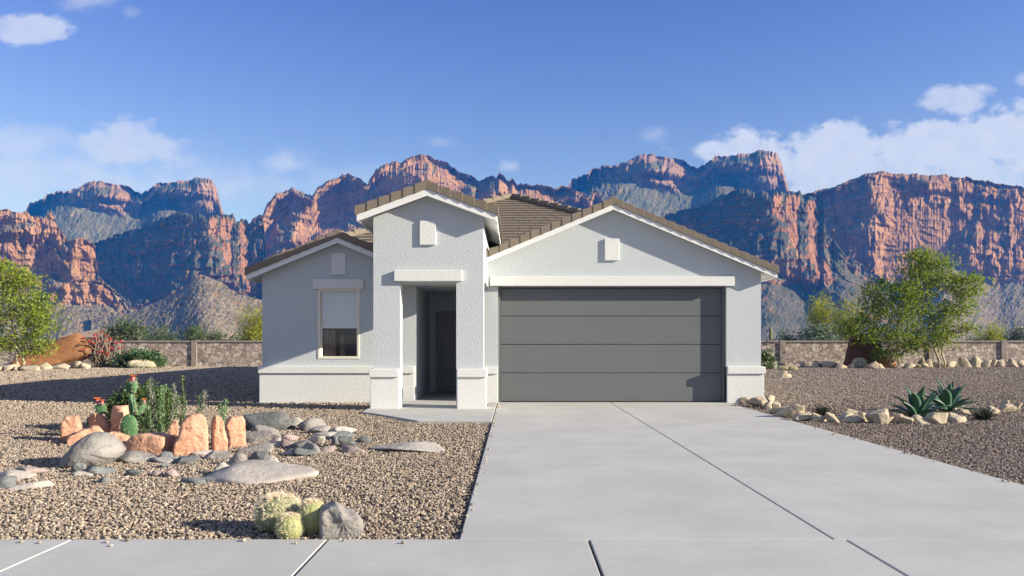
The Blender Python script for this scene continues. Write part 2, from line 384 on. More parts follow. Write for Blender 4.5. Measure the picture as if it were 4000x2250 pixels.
# gable roofs
def gable(xa, hw, hwr, za, pitch, y0, y1, fh, tile_h, step=.235, both=True):
    """xa apex, hw/hwr half widths, za underside of fascia at the apex"""
    zz = lambda x: za-abs(x-xa)*pitch
    mb = MB()
    for sx_, hh in ((-1, hw), (1, hwr)):
        xe = xa+sx_*hh; poly = [(xa, zz(xa)), (xa, zz(xa)+fh), (xe, zz(xe)+fh), (xe, zz(xe))]
        mb.prism_y(poly, y0, y0+.045)
        mb.prism_y([(xe, zz(xe)), (xe, zz(xe)+fh), (xe-sx_*.04, zz(xe)+fh+.04*pitch), (xe-sx_*.04, zz(xe)+.04*pitch)], y0+.045, y1)
    mb.build('fascia', M['white_paint'], house, bevel=.006)
    mb = MB()
    for sx_, hh in ((-1, hw), (1, hwr)):
        xe = xa+sx_*(hh-.04); mb.prism_y([(xa, zz(xa)+.05), (xa, zz(xa)+.07), (xe, zz(xe)+.07), (xe, zz(xe)+.05)], y0+.045, y1)
    mb.build('soffit', M['white_paint'], house)
    mb = MB()
    for sx_, hh in ((-1, hw), (1, hwr)):
        L = hh+.05; n = int((y1-y0-.1)/.3); c = int(L/.33)+1
        for j in range(c):
            xo, xi = xa+sx_*min(L, L-j*L/c), xa+sx_*(L-(j+1)*L/c-.02)
            zo, zi = zz(xo)+fh+.045, zz(xi)+fh+.015
            mb.prism_y([(xi, zi-.02), (xi, zi), (xo, zo), (xo, zo-.03)], y0+.19, y1)
    roof = mb.build('roof', M['roof_tile'], house)
    rnd = random.Random(int(xa*100))
    mb = MB(); ang = math.atan(pitch)
    for sx_, hh in ((-1, hw), (1, hwr)):
        L = (hh+.03)/math.cos(ang); n = max(2, round(L/step)); s_ = L/n
        for k in range(n):
            # tile k counted from the eave upward; its lower end laps over the one below
            a0, a1 = L-k*s_, L-(k+1)*s_-.03
            q = []
            for yy_ in (y0-.03, y0+.2):
                for (a, top, bot) in ((a0, tile_h+.028, -.012), (a1, tile_h-.004, .004)):
                    x = xa+sx_*a*math.cos(ang); z = za+fh-a*math.sin(ang)
                    q.append((x, yy_+(.012 if a is a1 else 0), z+bot/math.cos(ang))); q.append((x, yy_+(.012 if a is a1 else 0), z+top/math.cos(ang)))
            mb.add(q, [(0, 2, 3, 1), (4, 5, 7, 6), (0, 1, 5, 4), (2, 6, 7, 3), (1, 3, 7, 5), (0, 4, 6, 2)])
    mb.build('tile_edging', M['roof_tile'], roof, bevel=.006)
    mb = MB(); yy_ = y0+.02; zr = za+fh+tile_h-.03
    while yy_ < y1:
        r0 = .08; mb.tube([(xa, yy_, zr+.012), (xa, min(yy_+.40, y1+.1), zr-.012)], [r0, r0*.9], 10); yy_ += .36
    mb.build('ridge_cap', M['roof_tile'], roof)
    return roof
gable(TA, 1.34, 1.34, TZ, TP, 14.63, 19.8, .135, .135)
gable(GA, 3.477+.0, 3.477, GZ, GP, 16.28, 21.5, .115, .12)
gable(WA, 1.964, 1.90, WZ, WP, 16.6, 20.5, .12, .13)
# main hip roof
AP = Vector((PX(1998, 23), 23, PZ(774.5, 23)))
def hip(side, t): return AP+Vector((side*t, -.9*t, -.4167*t))
T1 = 5.6
mb = MB(); nc = 22
fn_n = Vector((0, -.4167, .9)).normalized()
for k in range(nc):
    t0, t1 = T1*(1-k/nc), T1*(1-(k+1)/nc)-.02
    a, b_, c, d = hip(-1, t0)+fn_n*.05, hip(1, t0)+fn_n*.05, hip(1, max(t1, 0))+fn_n*.012, hip(-1, max(t1, 0))+fn_n*.012
    e, g_ = hip(-1, t0), hip(1, t0)
    mb.add([a, b_, c, d], [(0, 1, 2, 3)]); mb.add([e, g_, b_, a], [(0, 1, 2, 3)])
    # joints between the tiles of this course: shallow ribs
    n = int(2*t0/.3); 
    for i in range(n):
        f_ = (i+(.5 if k % 2 else 0)+.2)/n
        p0 = a.lerp(b_, f_); p1 = d.lerp(c, f_); q = fn_n*.005; dx_ = Vector((.008, 0, 0))
        mb.add([p0-dx_, p0+dx_, p0+dx_+q, p0-dx_+q, p1-dx_, p1+dx_, p1+dx_+q, p1-dx_+q], [(0,1,2,3),(4,7,6,5),(3,2,6,7),(0,3,7,4),(1,5,6,2)])
for s_ in (-1, 1):
    lo = hip(s_, T1); mb.add([AP, AP+Vector((0, 15.2, 0)), Vector((lo.x, 38.2, lo.z)), lo], [(0, 1, 2, 3)])
mroof = mb.build('roof', M['roof_tile'], house)
mb = MB()
for s_ in (-1, 1):
    t = .02
    while t < 4.6:
        p0, p1 = hip(s_, t), hip(s_, t+.30)
        mb.tube([p0+Vector((0, 0, .065)), p1+Vector((0, 0, .095))], [.088, .10], 9); t += .262
mb.build('ridge_cap', M['roof_tile'], mroof)
for q1, q2, q3 in (((-5.76, -5.70), (-5.70, -5.32), (-5.5, -5.33)), ((5.5, 5.56), (5.1, 5.5), (GR-.19, GR-.01))):
    mb = MB(); mb.box(*q1, 18, 38.2, 3.12, 3.28); mb.build('fascia', M['white_paint'], house)
    mb = MB(); mb.box(*q2, 18, 38.2, 3.12, 3.15); mb.build('soffit', M['white_paint'], house)
    mb = MB(); mb.box(*q3, 20.6, 38, 2.76, 3.115); mb.build('wall', M['wall_stucco'], house)
# garage door: four panels in a dark frame
gy = YG+.15
gd = MB(); gd.box(GX0+.002, GX0+.05, YG+.10, gy+.05, -.02, GTOP-.03); gd.box(GX1-.07, GX1-.002, YG+.10, gy+.05, -.02, GTOP-.03); gd.box(GX0+.002, GX1-.002, YG+.10, gy+.05, GTOP-.03, GTOP-.002)
gdo = gd.build('garage_door', M['garage_paint'], house)
zs = [.006]+[PZ(y, gy) for y in (938.5*1.5528, 866.7*1.5528, 795.3*1.5528)]+[GTOP-.035]
for a, b_ in zip(zs[:-1], zs[1:]):
    mb = MB(); mb.box(GX0+.052, GX1-.072, gy, gy+.04, a+.008, b_-.004)
    mb.build('door_panel', M['garage_paint'], gdo, bevel=.006)
mb = MB(); mb.box(GX0+.052, GX1-.072, gy+.041, gy+.06, 0, GTOP-.04); mb.build('door_backing', M['dark_metal'], gdo)
# entry door
mb = MB(); mb.box(DX0+.055, DX1-.055, 19.56, 19.60, .035, DZ-.055)
for za_, zb_ in ((1.62, 1.86), (.62, 1.50), (.20, .5)):
    for xa_, xb_ in ((.16, .78),):
        x0_, x1_ = DX0+xa_, DX0+xb_
        for bx in ((x0_, x1_, za_-.02, za_), (x0_, x1_, zb_, zb_+.02), (x0_-.02, x0_, za_-.02, zb_+.02), (x1_, x1_+.02, za_-.02, zb_+.02)):
            mb.box(bx[0], bx[1], 19.535, 19.562, bx[2], bx[3])
fd = mb.build('front_door', M['entry_paint'], house, bevel=.004)
mb = MB(); mb.box(DX0, DX0+.055, 19.49, 19.6, .03, DZ); mb.box(DX1-.055, DX1, 19.49, 19.6, .03, DZ); mb.box(DX0+.055, DX1-.055, 19.49, 19.6, DZ-.055, DZ)
mb.build('frame', M['entry_paint'], fd)
mb = MB(); mb.tube([(DX0+.12, 19.50, .98), (DX0+.12, 19.56, .98)], [.03, .028], 10); mb.tube([(DX0+.12, 19.51, .98), (DX0+.22, 19.505, .985)], [.011, .009], 8)
mb.build('handle', M['brass'], fd, smooth=True)
mb = MB(); mb.tube([(DX0+.12, 19.53, 1.13), (DX0+.12, 19.56, 1.13)], [.026, .026], 10); mb.build('deadbolt', M['brass'], fd, smooth=True)
# window
wf = MB(); x0, x1, zb, zt = WIN; fw = .055; yb = YW+.06
wf.box(x0+.002, x0+fw, YW-.012, yb+.06, zb, zt); wf.box(x1-fw, x1-.002, YW-.012, yb+.06, zb, zt)
wf.box(x0+fw, x1-fw, YW-.012, yb+.06, zb, zb+fw); wf.box(x0+fw, x1-fw, YW-.012, yb+.06, zt-fw, zt)
wo = wf.build('window', M['cream_vinyl'], house, bevel=.005)
zm = PZ(1277, YW)
mb = MB(); mb.box(x0+fw, x1-fw, yb, yb+.045, zm-.03, zm+.012); mb.box(x0+fw, x0+fw+.03, yb+.012, yb+.05, zb+fw, zm-.03); mb.box(x1-fw-.03, x1-fw, yb+.012, yb+.05, zb+fw, zm-.03)
mb.build('frame', M['white_paint'], wo)
mb = MB(); mb.box(x0+fw, x1-fw, yb+.02, yb+.03, zm+.012, zt-fw); mb.build('pane', M['sky_reflection_glass'], wo)
mb = MB(); mb.box(x0+fw+.03, x1-fw-.03, yb+.03, yb+.036, zb+fw, zm-.03); mb.build('pane', M['room_glass'], wo)
mb = MB(); rnd = random.Random(4)  # folds added behind the lower pane to imitate a reflection of cliffs
for (ca, cb) in ((x0+fw+.05, x0+fw+.30), (x0+fw+.40, x0+fw+.50)):
    n = 26; v = []
    for i in range(n+1):
        xx = ca+(cb-ca)*i/n; yy_ = yb+.075+.025*math.sin(i*1.25+rnd.random()*.7)
        v += [(xx, yy_, zb+.02), (xx, yy_+.004, zm-.06 if cb < x0+fw+.35 else zm-.18)]
    mb.add(v, [(2*i, 2*i+2, 2*i+3, 2*i+1) for i in range(n)])
mb.build('reflection_curtain', M['reflection_drape'], wo, smooth=True)
mb = MB(); mb.box(x0-.4, x1+.4, yb+.5, yb+.52, zb-.3, zt+.3); mb.build('dark_room_wall', M['dark_metal'], wo)  # sheet coloured near-black to stand in for the room's darkness
# ------------------------------------------------------------------ mountains
def mountain_mat(name, rock_a, rock_b, scrub_a, scrub_b, nz0=.42, nz1=.62, sc=1.0):
    def fn(nt, b):
        g = nt.n.new('ShaderNodeNewGeometry'); p = g.outputs[0]
        s = nt.n.new('ShaderNodeSeparateXYZ'); nt.set(s.inputs[0], g.outputs[1])
        n1 = nt.noise(p, .05*sc, 6, .6); n2 = nt.noise(nt.mapping(p, (1, 1, .14)), .16*sc, 6, .65); n3 = nt.noise(nt.mapping(p, (.25, .25, 2.6)), .05*sc, 5, .6)
        n4 = nt.noise(p, .30*sc, 4, .6)
        rock = nt.mix(nt.maprange(n1, .3, .7), rock_a, rock_b)
        rock = nt.mix(nt.maprange(n2, .48, .70, 0, .62), rock, tuple(x*.38 for x in rock_a))
        rock = nt.mix(nt.maprange(n3, .52, .7, 0, .35), rock, tuple(x*1.25 for x in rock_b))
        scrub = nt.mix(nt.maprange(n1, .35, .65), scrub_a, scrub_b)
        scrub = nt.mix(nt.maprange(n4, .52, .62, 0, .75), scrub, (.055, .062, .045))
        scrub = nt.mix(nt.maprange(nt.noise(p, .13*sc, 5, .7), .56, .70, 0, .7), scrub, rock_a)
        rk = nt.n.new('ShaderNodeAttribute'); rk.attribute_name = 'rock_shade'
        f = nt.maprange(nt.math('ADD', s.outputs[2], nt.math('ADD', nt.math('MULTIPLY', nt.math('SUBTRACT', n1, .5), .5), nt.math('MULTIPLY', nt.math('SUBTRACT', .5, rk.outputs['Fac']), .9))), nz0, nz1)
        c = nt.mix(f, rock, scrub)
        h = nt.math('ADD', nt.math('MULTIPLY', n2, 1.0), nt.math('MULTIPLY', n4, .6))
        return {'Base Color': c, 'Roughness': 1.0, 'Specular IOR Level': 0.0, 'Normal': nt.bump(h, .75, 5.0/sc)}
    return mat(name, fn)
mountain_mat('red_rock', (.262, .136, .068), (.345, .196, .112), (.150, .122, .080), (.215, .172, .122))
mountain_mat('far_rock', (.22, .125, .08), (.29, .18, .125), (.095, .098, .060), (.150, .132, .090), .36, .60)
mountain_mat('shade_dark_scrub', (.235, .112, .060), (.30, .158, .09), (.060, .066, .055), (.120, .105, .080))  # scrub tones darkened to deepen the shade on this mountainside
def interp(pts, x):
    a = np.array(pts, float); return np.interp(x, a[:, 0], a[:, 1])
def inpoly(X, Y, poly):
    r = np.zeros(X.shape, bool); n = len(poly)
    for i in range(n):
        (x1, y1), (x2, y2) = poly[i], poly[(i+1) % n]
        if y1 == y2: continue
        c = ((y1 > Y) != (y2 > Y)) & (X < (x2-x1)*(Y-y1)/(y2-y1)+x1); r ^= c
    return r
def blur(a, n, ax):
    for _ in range(2):
        k = np.ones(n)/n
        pad = [(0, 0), (0, 0)]; pad[ax] = (n//2, n//2); b = np.pad(a, pad, mode='edge')
        a = np.apply_along_axis(lambda v: np.convolve(v, k, 'valid'), ax, b)
    return a
def mountain(sil, base, Yc, cliff, darks=(), lits=(), kc=.25, kt=1.35, seed=0, tr=None, mt='red_rock', dx=1.25, ny=230, col=1.0, tal=1.0, jag=3.0, litg=.45, defg=.02, rock_shade=None, smooth=()):
    """one mountain: a relief of real depth below a ridge line.  sil/cliff/darks/lits are in the coordinates of the
    ridge drawing, tr maps them to the place of this mountain"""
    ax_, bx_, ay_, by_ = tr or (1, 0, 1, 0)
    x = np.arange(sil[0][0], sil[-1][0]+.1, dx/ax_); nx = len(x)
    top = interp(sil, x)-jag*(fbm(x/6., seed+.3, 0, 4, .75)*1.5+fbm(x/24., seed+.5, 0, 2)*1.3+1.1*np.maximum(ridged(x/12., seed+.7, 0, 4, .65), .3)*(.5+.5*np.tanh(pnoise(x/26., seed+.9, 0)*8))-.8)
    basel = (base-by_)/ay_
    v = np.linspace(0, 1, ny)[:, None]
    X = np.broadcast_to(x, (ny, nx)).copy(); Yp = basel+(np.minimum(top, basel-2)-basel)*v
    s = 1.5528/F4*Yc*(ax_+ay_)/2
    nj = fbm(X/26., Yp/26., seed, 4, .6); nj2 = fbm(X/26., Yp/26., seed+50, 4, .6)
    cl = interp(cliff, x)[None, :]+fbm(X/75., Yp/60., seed+70, 2)*12
    k = np.where(Yp > cl, kt, kc)
    k = blur(k, 5, 0)
    Xj, Yj = X+nj*9, Yp+nj2*9
    m = np.full(X.shape, defg)
    m = m+.20*(Yp > cl+8)
    for poly in lits: m[inpoly(Xj, Yj, poly)] = litg
    for poly in darks:
        q = inpoly(Xj, Yj, poly); m[q] = (-(1+1.246*k)/3.5-.22)[q]
    tm = Yp > cl+12; m[tm] = np.maximum(m[tm], .2)
    m = blur(m, 3, 0)
    g = np.zeros_like(m); dec = math.exp(-dx/ax_/420.)
    for i in range(1, nx): g[:, i] = g[:, i-1]*dec+m[:, i]*dx/ax_
    g -= g.mean(1, keepdims=True)
    up = np.zeros_like(m)
    dY = -np.diff(Yp, axis=0)
    up[1:] = np.cumsum(k[1:]*dY, axis=0)
    # depth is anchored where the cliff meets the slope
    ia = np.argmin(np.abs(Yp-cl), axis=0); an = up[ia, np.arange(nx)]; an = np.convolve(np.pad(an, 20, mode='edge'), np.ones(41)/41, 'valid'); up -= an[None, :]
    cliffw = blur((Yp <= cl).astype(float), 9, 0)
    wx = fbm(X/40., Yp/40., seed+3)*9+fbm(X/9., Yp/9., seed+4, 2)*1.6
    colm = (np.sqrt(np.abs(pnoise((X+wx)/30., Yp/130., seed+9))+.01)*15+np.sqrt(np.abs(pnoise((X+wx)/11., Yp/42., seed+13))+.01)*8+np.abs(fbm((X+wx)/55., Yp/70., seed+11, 3))*24)*col*1.25
    colm = colm+np.sqrt(np.abs(pnoise((X+wx)/5., Yp/16., seed+15))+.01)*3.2*col
    sm = np.ones(X.shape)
    for poly in smooth: sm[inpoly(Xj, Yj, poly)] = .28
    colm = colm*blur(blur(sm, 9, 0), 9, 1)
    # ledges: the rock steps back at uneven heights
    lz = Yp/21.+fbm(X/60., Yp/60., seed+17, 3)*1.3
    led = (lz-np.floor(lz)); colm = colm+np.clip(led*1.25, 0, 1)**2*6.5*np.clip(.5+pnoise(X/50., Yp/50., seed+18)*1.6, 0, 1)
    shelf = fbm(X/90., Yp/13., seed+21, 3)*3.0
    talm = ridged(X/40.+Yp/70., Yp/80., seed+31, 5, .62)*5.0*tal+fbm(X/9., Yp/7., seed+33, 3, .7)*2.0*tal
    det = fbm(X/6., Yp/9., seed+41, 3, .6)*2.4
    D = Yc+s*(g+up-(colm+shelf)*cliffw-talm*(1-cliffw)-det)
    PXm = X*ax_+bx_; PYm = Yp*ay_+by_
    u = (PXm*1.5528-CX)/F4; w_ = (CY-PYm*1.5528)/F4
    V = np.stack([u*D, D, H+w_*D], -1)
    back = []
    for dd, dz in ((25, 6), (70, 45), (150, 130)):
        r = V[-1].copy(); r[:, 0] += r[:, 0]/r[:, 1]*dd*Yc/800; r[:, 1] += dd*Yc/800; r[:, 2] = np.maximum(r[:, 2]-dz*Yc/800, -5); back.append(r)
    V = np.concatenate([V, np.stack(back)]); nr = V.shape[0]
    idx = np.arange(nr*nx).reshape(nr, nx)
    q = np.stack([idx[:-1, :-1], idx[:-1, 1:], idx[1:, 1:], idx[1:, :-1]], -1).reshape(-1, 4)
    me = bpy.data.meshes.new('mountain'); me.vertices.add(nr*nx); me.vertices.foreach_set('co', V.reshape(-1))
    me.loops.add(q.size); me.loops.foreach_set('vertex_index', q.reshape(-1).astype(np.int32))
    me.polygons.add(len(q)); me.polygons.foreach_set('loop_start', np.arange(0, q.size, 4, dtype=np.int32)); me.polygons.foreach_set('loop_total', np.full(len(q), 4, np.int32))
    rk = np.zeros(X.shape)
    if rock_shade is None:
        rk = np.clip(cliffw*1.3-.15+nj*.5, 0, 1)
        for poly in darks: rk[inpoly(Xj, Yj, poly)] *= .45  # dark scrub colour brought in here to deepen the mountain's shade
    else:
        for poly in lits[:3]: rk[inpoly(Xj, Yj, poly)] = 1  # rock colour follows the lit polygons, dark scrub colour the shaded rest
        rk = np.clip(blur(rk, 3, 0)+(nj-.35)*rock_shade, 0, 1)
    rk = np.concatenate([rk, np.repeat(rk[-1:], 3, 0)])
    at = me.attributes.new('rock_shade', 'FLOAT', 'POINT'); at.data.foreach_set('value', rk.reshape(-1).astype(np.float32))
    me.update(calc_edges=True); me.materials.append(M[mt])
    return struct(link(bpy.data.objects.new('mountain', me)))
# far double peak (it shows twice, left and right of the house)
PEAK = dict(sil=[(20,560),(60,540),(75,512),(100,501),(120,492),(150,482),(175,478),(195,474),(220,462),(240,455),(270,457),(285,462),(300,468),(318,466),(330,472),(345,486),(357,490),(370,478),(385,468),(400,461),(430,457),(470,456),(490,449),(510,446),(526,452),(536,460),(545,476),(553,505),(562,537),(580,600),(610,660)],
  base=868, Yc=1150, cliff=[(20,560),(100,520),(200,500),(285,540),(360,530),(400,480),(500,540),(562,545),(610,660)], kc=.45, kt=.95, mt='far_rock',
  lits=[[(285,460),(300,466),(335,480),(362,496),(368,545),(330,548),(305,542),(290,520),(275,500)], [(511,446),(530,455),(545,475),(562,537),(520,545),(512,500),(505,460)]],
  darks=[[(366,492),(390,470),(470,460),(508,452),(507,500),(515,535),(450,560),(390,580),(366,548)], [(78,522),(110,506),(180,482),(240,470),(280,474),(275,490),(200,512),(130,540),(90,545)], [(330,476),(358,492),(350,515),(338,505)]], jag=2.8, litg=.75, defg=.08)
RT = (1.12, 1440-75*1.12, 1.12, 377-446*1.12)
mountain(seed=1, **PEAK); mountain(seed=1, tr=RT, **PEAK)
# the long shaded mountainside with rock pillars at its right end
SIDE_D = [[(140,760),(215,630),(270,597),(330,580),(380,570),(410,550),(450,532),(490,540),(524,548),(527,590),(520,600),(545,610),(550,700),(560,742),(520,700),(505,693),(470,716),(420,742),(345,765),(250,800)],
          [(584,543),(600,560),(603,640),(590,700),(580,720),(583,650),(578,600)], [(624,560),(640,544),(700,545),(700,650),(668,668),(640,650),(632,640)], [(598,700),(620,745),(624,764),(590,752),(570,742),(580,722)]]
SIDE_L = [[(526,542),(546,541),(547,575),(552,608),(535,600),(522,590)], [(557,545),(584,545),(580,620),(590,690),(596,740),(580,700),(565,640),(557,600)], [(602,558),(620,558),(624,640),(632,700),(640,690),(660,730),(640,770),(624,762),(616,700),(604,690)]]
SIL_L = [(120,800),(170,690),(200,640),(235,610),(270,596),(330,578),(380,568),(410,548),(450,530),(485,538),(522,546),(527,540),(546,538),(553,546),(560,541),(586,541),(596,562),(602,556),(606,550),(620,552),(626,562),(640,542),(660,541),(668,610),(674,720)]
SIL_R = SIL_L[:22]+[(640,600),(650,640),(668,660),(700,690),(740,715),(790,745),(850,800)]
CL = [(120,830),(250,800),(345,770),(420,748),(505,700),(560,735),(615,765),(640,770),(660,740),(700,720),(850,820)]
mountain(SIL_L, 868, 800, CL, SIDE_D, SIDE_L, rock_shade=.5, mt='shade_dark_scrub', kc=.55, kt=1.3, seed=11, col=.8)
mountain(SIL_R, 868, 760, CL, SIDE_D[:2]+SIDE_D[3:], SIDE_L+[[(640,590),(668,655),(860,800),(860,860),(640,860)]], rock_shade=.5, mt='shade_dark_scrub', kc=.55, kt=1.3, seed=11, col=.8, tr=RT)
# red domes and spires behind the house
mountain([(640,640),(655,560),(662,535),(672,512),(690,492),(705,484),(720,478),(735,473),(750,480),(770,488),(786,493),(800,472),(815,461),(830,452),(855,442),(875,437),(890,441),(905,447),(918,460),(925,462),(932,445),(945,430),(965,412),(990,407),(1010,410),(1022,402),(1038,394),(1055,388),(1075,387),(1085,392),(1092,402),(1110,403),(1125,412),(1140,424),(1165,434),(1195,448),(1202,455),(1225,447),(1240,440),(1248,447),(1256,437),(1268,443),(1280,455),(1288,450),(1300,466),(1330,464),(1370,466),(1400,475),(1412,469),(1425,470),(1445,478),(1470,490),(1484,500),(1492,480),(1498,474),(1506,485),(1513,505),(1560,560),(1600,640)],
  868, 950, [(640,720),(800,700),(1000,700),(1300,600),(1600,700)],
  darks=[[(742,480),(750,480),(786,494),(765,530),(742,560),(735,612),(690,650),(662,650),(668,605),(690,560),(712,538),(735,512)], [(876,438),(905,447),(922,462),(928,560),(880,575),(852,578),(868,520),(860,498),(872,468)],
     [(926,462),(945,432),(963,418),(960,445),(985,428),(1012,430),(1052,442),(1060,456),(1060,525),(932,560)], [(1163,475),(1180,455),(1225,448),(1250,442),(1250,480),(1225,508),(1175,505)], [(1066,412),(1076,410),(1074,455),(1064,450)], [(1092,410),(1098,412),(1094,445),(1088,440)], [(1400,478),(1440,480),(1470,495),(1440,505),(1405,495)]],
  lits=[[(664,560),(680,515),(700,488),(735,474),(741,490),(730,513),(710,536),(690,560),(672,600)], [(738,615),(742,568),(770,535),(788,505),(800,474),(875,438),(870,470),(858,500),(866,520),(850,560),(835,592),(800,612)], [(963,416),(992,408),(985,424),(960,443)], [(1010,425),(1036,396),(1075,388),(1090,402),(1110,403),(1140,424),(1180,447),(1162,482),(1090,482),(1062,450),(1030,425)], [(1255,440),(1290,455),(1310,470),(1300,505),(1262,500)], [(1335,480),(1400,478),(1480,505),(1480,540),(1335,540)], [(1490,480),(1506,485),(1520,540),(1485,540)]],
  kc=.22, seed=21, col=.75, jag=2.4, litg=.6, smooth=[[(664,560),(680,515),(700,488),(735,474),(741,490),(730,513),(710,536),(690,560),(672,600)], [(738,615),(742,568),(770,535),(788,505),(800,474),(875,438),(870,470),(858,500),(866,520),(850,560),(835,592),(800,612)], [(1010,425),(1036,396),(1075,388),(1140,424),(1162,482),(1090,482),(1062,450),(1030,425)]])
# red cliffs at the left
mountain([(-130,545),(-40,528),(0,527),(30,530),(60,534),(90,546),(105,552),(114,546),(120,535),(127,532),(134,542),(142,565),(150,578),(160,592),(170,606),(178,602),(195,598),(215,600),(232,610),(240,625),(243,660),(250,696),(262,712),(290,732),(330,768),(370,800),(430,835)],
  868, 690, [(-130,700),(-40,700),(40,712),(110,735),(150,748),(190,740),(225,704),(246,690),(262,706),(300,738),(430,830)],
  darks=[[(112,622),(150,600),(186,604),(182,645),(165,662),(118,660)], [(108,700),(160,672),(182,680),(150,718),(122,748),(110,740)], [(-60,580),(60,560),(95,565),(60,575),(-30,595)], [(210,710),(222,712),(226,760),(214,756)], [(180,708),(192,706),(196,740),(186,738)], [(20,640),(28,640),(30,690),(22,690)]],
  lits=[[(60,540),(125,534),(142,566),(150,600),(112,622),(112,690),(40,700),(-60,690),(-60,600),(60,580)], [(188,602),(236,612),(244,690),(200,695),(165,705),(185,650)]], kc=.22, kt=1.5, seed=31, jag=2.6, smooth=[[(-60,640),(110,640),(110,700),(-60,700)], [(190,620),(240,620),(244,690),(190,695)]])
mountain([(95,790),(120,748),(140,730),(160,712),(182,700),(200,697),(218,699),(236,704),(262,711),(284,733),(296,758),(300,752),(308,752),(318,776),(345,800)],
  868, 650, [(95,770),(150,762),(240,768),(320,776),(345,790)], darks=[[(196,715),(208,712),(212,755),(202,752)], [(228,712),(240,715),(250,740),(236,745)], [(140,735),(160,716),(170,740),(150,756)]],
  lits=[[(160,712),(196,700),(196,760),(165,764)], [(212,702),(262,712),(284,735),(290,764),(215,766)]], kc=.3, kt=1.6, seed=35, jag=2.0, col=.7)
# lit foothill below the shaded mountainside
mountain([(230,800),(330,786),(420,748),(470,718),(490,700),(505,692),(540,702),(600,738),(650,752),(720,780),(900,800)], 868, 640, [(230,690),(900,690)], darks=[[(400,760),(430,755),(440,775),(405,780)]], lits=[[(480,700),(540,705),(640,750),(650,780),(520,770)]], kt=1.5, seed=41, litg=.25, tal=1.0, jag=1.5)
# mesa at the right
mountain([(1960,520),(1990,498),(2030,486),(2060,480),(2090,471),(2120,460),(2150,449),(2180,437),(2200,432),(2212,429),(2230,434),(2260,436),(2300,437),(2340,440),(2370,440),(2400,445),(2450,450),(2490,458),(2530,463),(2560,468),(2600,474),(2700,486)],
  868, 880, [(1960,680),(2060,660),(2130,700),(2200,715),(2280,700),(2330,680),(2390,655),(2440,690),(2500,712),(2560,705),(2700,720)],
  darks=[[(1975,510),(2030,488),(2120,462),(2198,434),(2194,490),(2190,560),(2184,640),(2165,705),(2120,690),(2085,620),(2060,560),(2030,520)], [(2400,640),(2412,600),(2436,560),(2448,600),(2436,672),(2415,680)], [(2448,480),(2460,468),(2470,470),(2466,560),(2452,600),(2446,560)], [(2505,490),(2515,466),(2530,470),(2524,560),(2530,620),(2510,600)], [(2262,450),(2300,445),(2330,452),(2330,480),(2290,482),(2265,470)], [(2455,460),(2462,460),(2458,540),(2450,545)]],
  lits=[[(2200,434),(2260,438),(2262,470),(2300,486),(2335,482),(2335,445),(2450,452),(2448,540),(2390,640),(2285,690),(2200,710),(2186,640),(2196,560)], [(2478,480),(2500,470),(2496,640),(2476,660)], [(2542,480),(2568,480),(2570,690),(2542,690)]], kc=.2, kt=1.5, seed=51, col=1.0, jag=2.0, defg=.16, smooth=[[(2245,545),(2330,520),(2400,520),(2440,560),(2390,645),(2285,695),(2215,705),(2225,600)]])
# ------------------------------------------------------------------ air
mb = MB(); mb.box(-2600, 2600, -2500, 2500, -6, 330)
haze = mb.build('haze', bpy.data.materials.new('haze')); haze["kind"] = 'stuff'
hm = haze.data.materials[0]; hm.use_nodes = True; hn = hm.node_tree
hn.nodes.clear(); ho = hn.nodes.new('ShaderNodeOutputMaterial'); pv = hn.nodes.new('ShaderNodeVolumePrincipled')
pv.inputs['Color'].default_value = (.01, .26, 1.0, 1); pv.inputs['Density'].default_value = .00027; pv.inputs['Anisotropy'].default_value = 0.0
pv.inputs['Absorption Color'].default_value = (1, 1, 1, 1)
hn.links.new(pv.outputs[0], ho.inputs['Volume'])
# ------------------------------------------------------------------ loose gravel: one object per bed, kind stuff
def pebble_mat(name, cols):
    def fn(nt, b):
        r = nt.add('ShaderNodeObjectInfo', 5)
        c = nt.ramp(r, cols); n = nt.noise(objc(nt), 60, 3)
        return {'Base Color': nt.mix(nt.maprange(n, .4, .8, 0, .35), c, (.12, .09, .07)), 'Roughness': .85, 'Specular IOR Level': .2}
    return mat(name, fn)
pebble_mat('pebble_tan', [(0, (.09, .078, .068)), (.16, (.19, .157, .127)), (.38, (.33, .267, .203)), (.6, (.43, .355, .273)), (.76, (.28, .25, .22)), (.88, (.35, .24, .178)), (1, (.58, .52, .44))])
pebble_mat('pebble_mauve', [(0, (.095, .08, .07)), (.2, (.195, .16, .136)), (.5, (.285, .232, .195)), (.75, (.345, .288, .245)), (.92, (.31, .225, .18)), (1, (.50, .44, .385))])
def in_house(x, y):
    if -5.65 < x < 5.4 and y > 16.75: return True
    if -2.85 < x < -.3 and y > 14.75: return True
    if -.6 < x < 5.4 and y > 16.4: return True
    return False
def in_path(x, y):
    if not (-2.9 < x < -.3 and y < 15.4): return False
    c = gpt(1456, 1616); d = gpt(1631, 1646)
    yl = c[1]+(d[1]-c[1])*(x-c[0])/(d[0]-c[0]) if x < d[0] else GY(1648)
    return y > yl+.0
